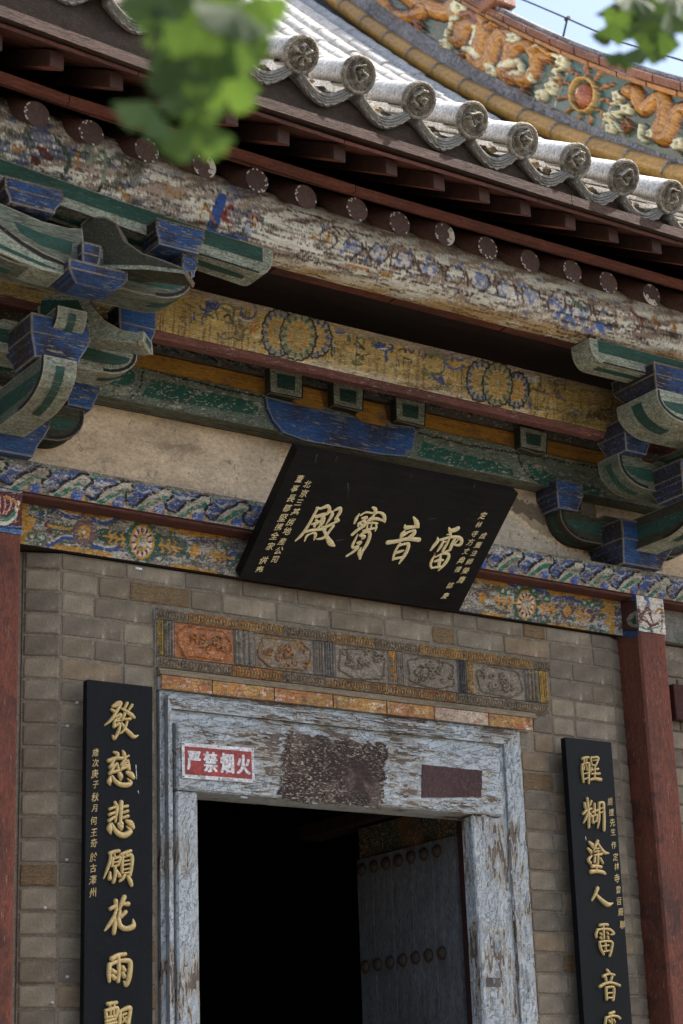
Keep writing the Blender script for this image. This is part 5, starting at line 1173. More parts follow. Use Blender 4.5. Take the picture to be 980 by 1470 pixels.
for i, x in enumerate(XE):
    y = -1.3; k = 0
    while y < 5.2:
        s_ = (zroof(x, y+.02)-zroof(x, y))/.02 if k else (zroof(x, y+.3)-zroof(x, y))/.3
        ang = math.atan(s_); lz = zroof(x, y)
        if k == 0:
            o = etile0 if i == 0 else copyo(etile0, parent=roof); o.location = (x, y, lz); o.rotation_euler = (ang, rr.uniform(-.03, .03), 0)
            seedc = {10: 0}.get(i, 1+(i % 3)); c = caps[seedc]; c = c if not c.get('used') else copyo(c, parent=roof); c['used'] = 1
            c.scale = (rr.uniform(.95, 1.03),)*3; c.location = (x+rr.uniform(-.008, .008), y-.004+rr.uniform(-.012, .008), lz+rr.uniform(-.007, .006)); c.rotation_euler = (.50+rr.uniform(-.09, .08), rr.uniform(-.5, .5), rr.uniform(-.05, .05)); ye = .285
        else:
            if (x > 3.3 and k < 15) or (k < 4): 
                o = tile0 if count == 0 else copyo(tile0, parent=roof); count += 1
                o.location = (x+rr.uniform(-.003, .003), y, lz+rr.uniform(-.003, .003)); o.rotation_euler = (ang, rr.uniform(-.03, .03), rr.uniform(-.01, .01))
            else:
                V, Fc = half_tube(.29, .076, .072, .018, n=8); ca, sa = math.cos(ang), math.sin(ang); extra.add([(x+a, y+b*ca-c_*sa, lz+b*sa+c_*ca) for a, b, c_ in V], Fc)
        y += .283*math.cos(ang); k += 1
for c in caps:
    if not c.get('used'): bpy.data.objects.remove(c)
for o in bpy.data.objects:
    if 'used' in o: del o['used']
print('round tiles', count)
extra.build('upper_round_tiles', M_tile, roof, fix=False, smooth=True, kind='stuff')
for i in range(len(XE)-1):
    xm = (XE[i]+XE[i+1])/2; o = drip0 if i == 0 else copyo(drip0, parent=roof); o.location = (xm, -1.272+rr.uniform(-.008, .006), zroof(xm, -1.3)+rr.uniform(-.005, .004)); o.rotation_euler = (.30, rr.uniform(-.04, .04), rr.uniform(-.02, .02))
pan = MB(); 
for i in range(len(XE)-1):
    xm = (XE[i]+XE[i+1])/2; y = -1.02
    while y < 5.0:
        y2 = y+.2; V = []
        for (yy, up) in ((y, .016), (y2, .0)):
            for j in range(6): t = j/5; V.append((xm-.125+.25*t, yy, zroof(xm, yy)-.060-.062*math.cos((t-.5)*math.pi)+up))
        pan.add(V, [(j, j+1, 7+j, 6+j) for j in range(5)]); y = y2-.01
pan.build('pan_tiles', M_tile, roof, fix=False, smooth=True, kind='stuff')
# clay and leaf litter between some tube ends
lit = MB(); 
for i in range(9, len(XE)-1):
    xm = (XE[i]+XE[i+1])/2
    for k in range(3):
        cx = xm+rr.uniform(-.05, .06); cy = -1.235+rr.uniform(0, .06); cz = zroof(xm, -1.27)-.095+rr.uniform(0, .04); r_ = rr.uniform(.014, .034)
        V = [(cx+r_*a*rr.uniform(.7, 1.2), cy+r_*b*rr.uniform(.7, 1.2), cz+r_*c*rr.uniform(.6, 1.1)) for a, b, c in ((1, 0, 0), (-1, 0, 0), (0, 1, 0), (0, -1, 0), (0, 0, 1), (0, 0, -1))]
        lit.add(V, [(0, 2, 4), (2, 1, 4), (1, 3, 4), (3, 0, 4), (2, 0, 5), (1, 2, 5), (3, 1, 5), (0, 3, 5)])
lit.build('eave_mortar_lumps', aged('lumpy_mortar', A(150, 130, 100, 1.6), flake=A(90, 84, 76), flake_at=.55, grain=(5, 5, 5), sc=6), roof, fix=False, kind='stuff')

# ---- glazed gable ridge with dragons
ridge = empty('dragon_ridge', parent=hall, label='sloping glazed ridge with ochre dragons in relief')
RXp = 8.0
def fitq(pts, lo=.6, s0=.62):
    a = np.polyfit([p[0] for p in pts], [p[1] for p in pts], 2)
    def f(y):
        if y < lo: return float(np.polyval(a, lo)+(y-lo)*max(.45, min(s0, a[0]*2*lo+a[1])))
        return float(np.polyval(a, y))
    return f
zy = fitq([(.712, 7.37), (1.62, 8.035), (2.35, 8.63), (2.85, 9.15), (3.836, 10.122), (4.282, 10.575)]); zbb = fitq([(3.87, 10.44), (3.23, 9.76), (2.93, 9.40), (1.872, 8.464), (1.364, 7.999), (.998, 7.688), (.7, 7.457)])
zbt = fitq([(3.112, 10.105), (2.481, 9.486), (1.649, 8.68), (.645, 7.878)]); zrt = fitq([(2.383, 9.571), (1.854, 9.049), (1.155, 8.419), (.633, 7.972)])
def strip3(name, f0, f1, X, th, y0, y1, n, m, parent=ridge, wob=0, **k):
    V = []; ys = np.linspace(y0, y1, n)
    for y in ys:
        w1 = wob*(float(fbm(np.array(y*6.), np.array(1.), 3))-.5); V += [(X+w1, y, f0(y)), (X+w1*.6, y, f1(y)), (X+th, y, f1(y)), (X+th, y, f0(y))]
    Fc = [(4*i+j, 4*i+(j+1) % 4, 4*i+4+(j+1) % 4, 4*i+4+j) for i in range(n-1) for j in range(4)]+[(0, 1, 2, 3), tuple(range(4*n-1, 4*n-5, -1))]
    return fix_normals(mesh(name, V, Fc, m, parent, **k))
strip3('ridge_base', lambda y: zr(y)-.15, lambda y: zbb(y)+.0, RXp+.035, .16, -1.1, 5.0, 60, M_mortar_r, wob=.03)
strip3('mortar_band', lambda y: zy(y)+.045, lambda y: zbb(y), RXp-.012, .05, -1.0, 5.0, 90, M_mortar_r, wob=.035)
y = -1.0
V, Fc = half_tube(.42, .070, .0698, .015, over=1.2); g0 = None
while y < 4.9:
    s_ = (zy(y+.1)-zy(y))/.1; a = math.atan(s_)
    if g0 is None: g0 = o = fix_normals(mesh('glazed_ridge_tube', V, Fc, M_glaze, ridge, smooth=True)); o.rotation_mode = 'YXZ'
    else: o = copyo(g0, parent=ridge)
    o.location = (RXp-.03, y, zy(y)); o.rotation_euler = (a, -.5, 0); y += .42*math.cos(a)
V, Fc = half_tube(.010, .0712, .0712, .015, over=1.2); j0 = None; y = -1.0
while y < 4.9:
    s_ = (zy(y+.1)-zy(y))/.1; a = math.atan(s_)
    if j0 is None: j0 = o = fix_normals(mesh('tube_joint', V, Fc, M_mortar_r, ridge, smooth=True)); o.rotation_mode = 'YXZ'
    else: o = copyo(j0, parent=ridge)
    o.location = (RXp-.03, y-.006, zy(y)); o.rotation_euler = (a, -.5, 0); y += .42*math.cos(a)
def dragon(pt):
    pt.patch((44, 84, 62), .45, .03, .04, 3, .8); pt.patch((24, 50, 40), .58, .04, .04, 6, .7)
    OC, OD, CR = (196, 134, 38), (142, 80, 28), (232, 222, 178)
    def body(pts, w_, h=.055):
        pt.line(pts, w_+6, (70, 40, 20), h=h*.25); pt.line(pts, w_+3, OD, h=h*.6); pt.line(pts, w_, OC, h=h)
        for o_ in (-.22, .02, .24): pt.line([(a+o_*w_*.3, b+o_*w_) for a, b in pts], 1.3, (140, 84, 34), al=.8)
    def cream(pts, w_=8): pt.line(pts, w_, CR, h=.05)
    def flower(x, y, s_=8):
        for k in range(5): t = k*1.256; pt.disk(x+s_*.55*math.cos(t), y+s_*.7*math.sin(t), s_*.55, s_*.6, CR, h=.045)
        pt.disk(x, y, s_*.3, s_*.3, (190, 170, 110), h=.055)
    def claw(x, y, s_=1, d=1):
        for k in (-1, 0, 1): pt.line([(x, y), (x+d*8*s_, y+k*6*s_), (x+d*13*s_, y+k*8*s_+4)], 4*s_, OD, h=.045, taper=True)
    # first (upper) dragon tail and wing, left of the panel joint
    body([(560, -30), (585, -8), (610, 8), (640, 18), (655, 10)], 24); body([(545, -10), (560, 20), (590, 25), (610, 18)], 16); claw(600, 35, 1, 1); pt.line([(596, 26), (604, 44)], 6, OD, h=.04)
    pt.line([(657, 5), (640, 60)], 2.2, (150, 140, 130), False)
    flower(664, 12, 9); flower(656, 33, 8); cream([(652, 40), (645, 52), (655, 58), (644, 64)], 5); flower(641, 66, 8)
    # main dragon: three arches, head to the right
    body([(662, 58), (668, 42), (682, 36), (695, 44), (690, 66), (682, 84), (692, 96), (704, 86), (712, 62), (722, 50), (734, 58), (734, 82), (726, 104), (736, 112)], 20)
    pt.line([(690, 26), (700, 38), (696, 52)], 13, OC, h=.05); pt.line([(668, 24), (680, 20), (688, 32)], 12, OD, h=.045)
    body([(735, 84), (742, 70), (756, 66), (768, 76), (772, 96), (764, 112), (752, 118), (742, 108)], 15); body([(706, 40), (716, 34), (730, 40)], 8)
    cream([(688, 42), (686, 54), (682, 64)], 7); cream([(672, 72), (682, 74), (688, 82)], 9); cream([(724, 96), (736, 94), (748, 90), (752, 104), (742, 108)], 8); flower(709, 102, 8); flower(742, 56, 7); cream([(766, 104), (768, 118)], 7)
    claw(668, 60, 1, -1); claw(672, 80, .9, -1); claw(728, 118, 1, 1); claw(752, 132, 1, 1)
    pt.disk(782, 84, 13, 9, OC, rot=.3, h=.06); pt.line([(770, 72), (780, 70), (790, 78), (802, 82)], 7, OC, h=.06); pt.line([(785, 90), (796, 92), (802, 98)], 5, OD, h=.05); pt.line([(776, 72), (772, 62), (764, 60)], 3.5, OD, h=.05, taper=True)
    for q in (0, 1, 2): pt.disk(775+q*4, 70-q*1.5, 2.2, 2.2, CR, h=.075)
    for q in range(4): pt.line([(775, 95), (768-q*3, 104+q*7)], 4, OC, h=.045, taper=True, smooth=False)
    flower(810, 88, 9); cream([(812, 100), (800, 104), (808, 112), (796, 116), (802, 122)], 5); flower(794, 128, 9); flower(780, 138, 8)
    pt.line([(819, 92), (796, 152)], 2.4, (160, 150, 140), False)
    # sun panel
    pt.poly([(820, 92), (882, 122), (860, 186), (798, 154)], (30, 92, 84)); pt.ring(842, 138, 18, 24, 5, (206, 160, 70), h=.05); pt.disk(842, 140, 14, 19, (168, 84, 26), h=.06); pt.disk(836, 133, 3, 5, (230, 190, 130), al=.8)
    for k in range(11):
        t = k*.571+.2; x, y = 842+24*math.cos(t), 139+29*math.sin(t); q = 12
        pt.line([(x, y), (x+q*.5*math.cos(t)+3, y+q*.5*math.sin(t)-3), (x+q*math.cos(t)-3, y+q*math.sin(t)+2), (x+q*1.5*math.cos(t)+1, y+q*1.5*math.sin(t))], 3.6, (186, 112, 40), h=.025)
    pt.line([(886, 130), (862, 184)], 2.4, (160, 150, 140), False)
    # right dragon
    flower(890, 140, 8); cream([(884, 152), (896, 152), (900, 162), (886, 164), (896, 172)], 4.5); flower(904, 158, 7); flower(877, 170, 7); flower(880, 186, 7); cream([(888, 178), (894, 186), (898, 190)], 4.5)
    body([(905, 132), (915, 136), (920, 150), (928, 158), (938, 148), (948, 142), (956, 150), (954, 172), (946, 192), (956, 200), (966, 186), (972, 166), (984, 158), (1000, 166), (1004, 190), (1012, 210), (1030, 200), (1044, 188)], 18)
    claw(908, 178, 1, -1); claw(912, 184, 1, -1); cream([(926, 182), (924, 198), (930, 204)], 6); flower(938, 194, 7); claw(968, 212, 1, 1); flower(978, 208, 8); pt.line([(958, 150), (948, 172), (930, 196)], 1.6, (90, 80, 76))
    for dx_, dy_ in ((398, 148), (640, 205)): body([(662+dx_, 58+dy_), (682+dx_, 38+dy_), (695+dx_, 50+dy_), (684+dx_, 80+dy_), (700+dx_, 88+dy_), (722+dx_, 56+dy_), (734+dx_, 74+dy_), (736+dx_, 100+dy_)], 17); flower(709+dx_, 96+dy_, 8); flower(760+dx_, 80+dy_, 8)
    pt.patch((120, 64, 24), .60, .16, .16, 12, .75); pt.H += .006*(fbm(pt.X*.5, pt.Y*.5, 8, 3)-.5)*(pt.H > .02)
nyy, ntt = 760, 110
ysn = np.linspace(-.4, 4.4, nyy); B = np.array([zbb(v) for v in ysn]); T = np.array([zbt(v) for v in ysn]); tt = np.linspace(0, 1, ntt)
YY = np.repeat(ysn[:, None], ntt, 1); ZZ = B[:, None]+(T-B)[:, None]*tt[None]; PP = np.stack([np.full_like(YY, RXp), YY, ZZ], -1).reshape(-1, 3)
U, V = proj(PP); pt = Paint(U, V, (34, 70, 54), 1.0, k=1.45); dragon(pt); PP[:, 0] -= pt.H*1.1
idx = np.arange(nyy*ntt).reshape(nyy, ntt); Q = np.stack([idx[:-1, :-1], idx[:-1, 1:], idx[1:, 1:], idx[1:, :-1]], -1).reshape(-1, 4)
mesh('dragon_relief', PP, Q, M_glaze_p, ridge, colr=pt.C, smooth=True)
strip3('ridge_core', lambda y: zbb(y)+.001, lambda y: zbt(y)-.001, RXp+.02, .14, -1.0, 5.0, 60, M_mortar_r)
def seg_row(nm, f0, f1, X, th, L, m, y0=-.9, y1=4.9, gap=.012, off=0.0):
    y = y0+off
    while y < y1:
        ys = [y+gap/2, y+L/2, y+L-gap/2]; V = []
        b_ = .008
        for v in ys: V += [(X, v, f0(v)+b_), (X, v, f1(v)-b_), (X+b_, v, f1(v)), (X+th, v, f1(v)), (X+th, v, f0(v)), (X+b_, v, f0(v))]
        Fc = [(6*i+j, 6*i+(j+1) % 6, 6*i+6+(j+1) % 6, 6*i+6+j) for i in range(2) for j in range(6)]+[tuple(range(6)), tuple(range(17, 11, -1))]
        fix_normals(mesh(nm, V, Fc, m, ridge)); y += L
seg_row('orange_edge_tile', zbt, lambda y: zbt(y)+.045, RXp-.035, .16, .26, aged('orange_glaze', (.50, .21, .05), flake=(.45, .36, .25), flake_at=.62, grain=(3, 3, 3), sc=6, rough=.35, spec=.5, vary=.15))
seg_row('ridge_top_tile', lambda y: zbt(y)+.048, lambda y: zbt(y)+.115, RXp-.05, .20, .235, M_rbrick, off=.1)
strip3('ridge_cap_mortar', lambda y: zbt(y)+.10, lambda y: zbt(y)+.155, RXp-.02, .14, -.95, 4.95, 120, M_mortar_r, wob=.04)
mb = MB(); p = at(710, 4, X=RXp); mb.box(RXp-.08, RXp+.12, p[1]-.10, p[1]+.10, p[2]-.06, p[2]+.02, b=.01); mb.box(RXp-.05, RXp+.09, p[1]-.06, p[1]+.06, p[2]+.02, p[2]+.25, b=.015); mb.build('ridge_beast_base', M_rbrick, ridge)
# conductor wire above the ridge
wr = empty('conductor_wire', tuple(at(805, 51, X=8.03)), label='thin black conductor wire on a short post above the dragon ridge', cat='wire')
wp = [at(a, b, X=8.03) for a, b in ((640, -38), (700, -18), (750, 0), (786, 15), (814, 27), (850, 43), (890, 60), (935, 74), (985, 89), (1060, 112))]
b0 = Vector(wr.location)
mb = MB(); mb.tube([p-np.array(b0) for p in spl(wp, 4)], .0065, 6); mb.build('wire', M_iron, wr)
mb = MB(); pb = at(803, 60, X=8.03); mb.tube([np.array(pb)-np.array(b0)-np.array([0, 0, .06]), at(814, 27, X=8.03)-np.array(b0)], .008, 6); q = at(814, 27, X=8.03)-np.array(b0); mb.tube([q+np.array([0, -.02, 0]), q+np.array([0, .02, 0])], .013, 8); mb.build('wire_post', M_iron, wr)

# ------------------------------------------------------------------ lettering
def stroke(mb, P2, h, O, U_, V_, N_, sc_, m=0, rnd_=True):
    "one brush stroke: P2 = [(u,v,width)] in metres on the board, domed section h high"
    P = spl([np.array(p[:3], float) for p in P2], 5) if len(P2) > 2 else spl([np.array(p, float) for p in P2], 4)
    P = [np.array(p) for p in P]
    d0 = P[0][:2]-P[1][:2]; d0 /= np.linalg.norm(d0)+1e-9; d1 = P[-1][:2]-P[-2][:2]; d1 /= np.linalg.norm(d1)+1e-9
    pre = [np.append(P[0][:2]+d0*P[0][2]/2*math.sin(t), P[0][2]*math.cos(t)) for t in (1.45, 1.1, .7, .35)]; post = [np.append(P[-1][:2]+d1*P[-1][2]/2*math.sin(t), P[-1][2]*math.cos(t)) for t in (.35, .7, 1.1, 1.45)]
    P = pre+P+post; V = []; cs = [(-1, 0), (-.92, .55), (-.6, .9), (0, 1), (.6, .9), (.92, .55), (1, 0)]
    wm = max(p[2] for p in P)
    for i, p in enumerate(P):
        t = P[min(i+1, len(P)-1)][:2]-P[max(i-1, 0)][:2]; t /= np.linalg.norm(t)+1e-9; nx_ = np.array([-t[1], t[0]])
        for a, b in cs:
            q = p[:2]+nx_*a*p[2]/2; V.append(O+U_*q[0]+V_*q[1]+N_*(b*h*min(1, (p[2]/wm)**.7)))
    k = len(cs); Fc = [(i*k+j, i*k+j+1, (i+1)*k+j+1, (i+1)*k+j) for i in range(len(P)-1) for j in range(k-1)]
    mb.add(V, Fc, m)
class Board:
    def __init__(s, P0, U_, V_):
        s.O = np.array(P0, float); s.U = np.array(U_, float)/np.linalg.norm(U_); s.V = np.array(V_, float)/np.linalg.norm(V_); s.N = np.cross(s.U, s.V)
        if s.N[1] > 0: s.N = -s.N
    def uv(s, a, b): p = atp(a, b, s.O, s.N)-s.O; return p@s.U, p@s.V
def hand(bd, name, org, zs_, strokes, h, m, parent, wk=.0031):
    mb = MB()
    for st in strokes:
        P2 = [];
        for (x, y, w_) in st: u, v = bd.uv(org[0]+x/zs_, org[1]+y/zs_); P2.append((u, v, w_/zs_*wk))
        stroke(mb, P2, h, bd.O+bd.N*.0008, bd.U, bd.V, bd.N, 1)
    o = mb.build(name, m, parent, fix=False, smooth=True)
    inv = parent.matrix_basis.inverted(); o.data.transform(inv)
    return o
_gl = {}
def glyph_mesh(ch, off=.018):
    key = (ch, off)
    if key not in _gl:
        c = bpy.data.curves.new('glyph', 'FONT'); c.body = ch; c.size = 1; c.offset = off; c.resolution_u = 3; c.align_x = 'CENTER'; c.align_y = 'CENTER'; c.extrude = .02
        t = bpy.data.objects.new('glyph', c); col.objects.link(t); dg = bpy.context.evaluated_depsgraph_get(); me = bpy.data.meshes.new_from_object(t.evaluated_get(dg)); bpy.data.objects.remove(t); bpy.data.curves.remove(c)
        co = np.array([v.co[:] for v in me.vertices]) if len(me.vertices) else np.zeros((0, 3)); mid = (co[:, :2].max(0)+co[:, :2].min(0))/2 if len(co) else np.zeros(2); co[:, :2] -= mid
        _gl[key] = (co, [tuple(p.vertices) for p in me.polygons]); bpy.data.meshes.remove(me)
    return _gl[key]
def inscribe(bd, name, text, px_list, size, m, parent, off=.006, slant=.10, rise=.16, squash=.9, seed=1, depth=.05, bold=()):
    r = random.Random(seed); inv = parent.matrix_basis.inverted()
    for ch, (a, b) in zip(text, px_list):
        mb = MB(); co, Fc = glyph_mesh(ch, off); u, v = bd.uv(a, b); s_ = size*r.uniform(.92, 1.1); k1 = rise*r.uniform(.6, 1.3); k2 = slant*r.uniform(.5, 1.5); ph = r.random()*6
        for q, (ox, oy) in enumerate(((0, 0),)+bold):
            V = []
            for x, y, z in co:
                X = x*squash+y*k2+.022*math.sin(y*9+ph)+ox; Y = y+x*k1+.024*math.sin(x*8+ph)+oy; V.append(bd.O+bd.N*(.0012+.0003*q+(z+.02)*depth*size)+bd.U*(u+X*s_)+bd.V*(v+Y*s_))
            mb.add(V, Fc)
        o = mb.build(name, m, parent, fix=False); o.data.transform(inv)
def lerp_px(p0, p1, n): return [(p0[0]+(p1[0]-p0[0])*i/(n-1), p0[1]+(p1[1]-p0[1])*i/(n-1)) for i in range(n)]

# ---- name plaque, leaning out over the door
BL, BR = at(342, 828, -.055), at(660, 879, -.055); TL, TR = at(428, 645, -.545), at(742, 708, -.545)
O = np.array([(BL[0]+TL[0])/2, -.055, (BL[2]+BR[2])/2]); T_ = np.array([O[0], -.545, (TL[2]+TR[2])/2]); Wd = ((BR[0]-BL[0])+(TR[0]-TL[0]))/2; Ht = np.linalg.norm(T_-O)
bd = Board(O, (1, 0, 0), T_-O)
pl = empty('name_plaque', tuple(O), label='black tilted plaque with four large cream characters hung over the doorway', cat='plaque')
def brd(bd, name, W_, H_, th, m, parent, bev=.004, inset=0):
    Vv = [bd.O+bd.U*a+bd.V*b for a, b in ((inset, inset), (W_-inset, inset), (W_-inset, H_-inset), (inset, H_-inset))]; mb = MB(); mb.prism(Vv, -bd.N*th); o = mb.build(name, m, parent); o.data.transform(parent.matrix_basis.inverted()); return bevel_all(o, bev)
brd(bd, 'board', Wd, Ht, .055, M_lacq, pl)
C_DIAN = [[(480,150,30),(540,160,38),(600,140,48),(650,125,58),(682,170,52),(655,230,50),(600,262,40)], [(455,285,30),(540,255,32),(605,238,30)], [(500,150,40),(440,260,42),(370,390,42),(300,500,45),(230,590,45),(150,665,22)], [(470,302,30),(560,275,34),(592,300,48),(580,370,48),(545,420,40)], [(470,345,38),(500,375,40),(440,425,34)], [(445,440,40),(455,400,30)], [(405,405,25),(500,370,35),(590,350,30)], [(560,300,30),(540,400,32),(500,475,38)], [(310,525,40),(400,500,42),(520,485,48),(610,480,50)], [(290,672,18),(325,590,38),(370,562,25),(435,540,38),(462,570,48),(440,650,20)], [(690,195,30),(725,240,50),(695,310,46),(622,415,15)], [(735,205,15),(800,170,45),(850,158,52),(845,220,52),(800,290,46),(785,330,60),(820,345,50),(765,375,40)], [(560,450,20),(640,440,45),(720,400,42),(775,372,35)], [(740,430,45),(690,500,40),(620,590,45),(560,628,40),(480,638,22)], [(560,460,25),(610,530,50),(650,620,62),(700,700,88),(752,742,40)]]
C_BAO = [[(572,38,36),(612,65,60),(620,125,60)], [(350,140,15),(300,220,48),(268,298,30)], [(365,170,26),(460,118,32),(560,130,32),(680,120,38),(750,160,55),(768,220,58),(768,278,32)], [(400,215,42),(470,200,46),(430,240,38)], [(350,290,30),(430,258,42),(440,305,42)], [(330,350,30),(335,300,34),(380,320,40),(420,330,50)], [(232,486,50),(320,410,52),(430,335,56)], [(600,150,35),(560,210,55),(520,240,62),(460,290,30)], [(500,240,30),(620,222,54),(700,240,42),(765,262,36)], [(445,312,28),(560,288,32),(645,300,36)], [(485,330,25),(470,395,32)], [(562,270,25),(540,365,28)], [(412,422,32),(520,395,42),(625,375,32)], [(625,310,25),(630,370,38),(610,432,15)], [(325,480,15),(280,570,38),(235,670,45),(240,712,30)], [(350,500,25),(430,450,46),(510,442,56),(520,520,56),(470,650,56),(400,760,50),(362,885,26)], [(370,500,48),(430,520,60),(400,552,38)], [(320,622,38),(372,610,52),(338,652,40)], [(240,708,25),(320,690,62),(260,762,46),(140,842,36)], [(378,700,18),(348,780,62),(362,882,40)]]
C_YIN = [[(745,105,40),(792,180,84),(815,250,100),(840,300,50)], [(570,262,34),(592,310,90),(700,300,72),(825,288,70)], [(565,375,40),(510,440,72),(490,512,50)], [(560,425,36),(640,400,48),(762,365,48),(752,430,84),(650,520,84),(560,545,40)], [(525,470,60),(620,415,40)], [(228,610,92),(400,585,80),(560,545,74),(700,540,82),(848,555,95)], [(470,630,50),(400,740,52),(350,860,52),(325,962,34)], [(450,670,52),(560,640,52),(640,640,72),(620,760,76),(540,900,72),(455,1030,32)], [(400,812,58),(500,782,52),(545,770,26)], [(340,942,50),(430,920,52),(520,900,42)]]
C_LEI = [[(540,150,25),(562,200,72),(640,190,84),(690,165,84)], [(560,225,50),(562,305,50)], [(500,275,15),(560,255,35)], [(340,325,25),(338,385,62),(280,460,62),(218,545,35)], [(365,370,40),(450,345,46),(580,315,52),(700,320,62),(758,360,62),(748,430,62),(700,458,50),(620,445,28)], [(440,370,32),(420,430,52),(380,500,52),(332,570,25)], [(540,355,35),(500,440,46),(450,520,52),(418,605,38)], [(490,390,22),(440,400,26)], [(640,355,50),(600,420,60),(570,500,62),(548,542,50),(470,572,22)], [(705,355,20),(630,430,32)], [(290,630,20),(240,720,46),(215,800,42),(232,852,40)], [(300,668,24),(420,610,42),(520,610,52),(530,680,58),(460,790,62),(352,905,24)], [(290,742,40),(370,720,62),(432,722,38)], [(390,640,40),(370,760,62),(350,850,40)], [(230,860,30),(330,840,42),(425,830,40)]]
for org, zs_, C_ in (((410, 715), 10.89, C_DIAN), ((485, 725), 11.53, C_BAO), ((540, 735), 14.0, C_YIN), ((600, 745), 12.25, C_LEI)):
    hand(bd, 'carved_character', org, zs_, C_, .005, M_cream, pl, .0035)
inscribe(bd, 'small_character', '北京三基房地産公司', [(441, 695), (436, 708), (429, 721), (424, 735), (417, 749), (412, 762), (405, 777), (400, 790), (394, 803)], .041, M_cream, pl, seed=3)
inscribe(bd, 'small_character', '董事長鄒堅携全家', [(430, 687), (423, 701), (418, 715), (412, 729), (406, 743), (400, 756), (394, 769), (388, 784)], .041, M_cream, pl, seed=4)
inscribe(bd, 'small_character', '供奉', [(378, 804), (372, 818)], .041, M_cream, pl, seed=5)
inscribe(bd, 'small_character', '定林寺方丈典禮', [(693, 740), (687, 753), (681, 766), (675, 778), (669, 791), (662, 804), (657, 817)], .038, M_cream, pl, seed=6)
inscribe(bd, 'small_character', '成廣法師榮膺', [(693, 769), (686, 782), (680, 794), (674, 806), (668, 819), (662, 832)], .038, M_cream, pl, seed=7)
inscribe(bd, 'small_character', '誌慶', [(646, 840), (639, 855)], .038, M_cream, pl, seed=8)
u, v = bd.uv(623.3, 794); mb = MB(); q = bd.O+bd.U*u+bd.V*v; mb.tube([q+bd.N*.0, q+bd.N*.009], .005, 10); o = mb.build('rust_nail_head', aged('rust', (.45, .12, .03), grain=(5, 5, 5), sc=5), pl); o.data.transform(pl.matrix_basis.inverted())
# scuffs on the lacquer
mb = MB()
for (a, b, c, d, w_) in ((499, 694, 500, 703, .004), (499, 704, 499.5, 718, .0014), (615, 745, 626, 744, .002), (455, 652, 452, 664, .003), (590, 680, 588, 690, .0016), (483, 776, 494, 774, .004)):
    u0, v0 = bd.uv(a, b); u1, v1 = bd.uv(c, d); stroke(mb, [(u0, v0, w_), (u1, v1, w_*.5)], .0008, bd.O+bd.N*.0004, bd.U, bd.V, bd.N, 1)
o = mb.build('scuff_marks', aged('scuff_grey', (.12, .12, .12), grain=(5, 5, 5), sc=9), pl, fix=False); o.data.transform(pl.matrix_basis.inverted())
for (a, b) in ((483, 657), (682, 694)):
    u, v = bd.uv(a, b); q0 = bd.O+bd.U*u+bd.V*(Ht-.004)-bd.N*.02; mb = MB(); mb.tube([q0+bd.N*.02-bd.V*.012, q0+bd.N*.02+bd.V*.006, q0], .005, 6)
    o = mb.build('hanging_hook', M_iron, pl); o.data.transform(pl.matrix_basis.inverted())

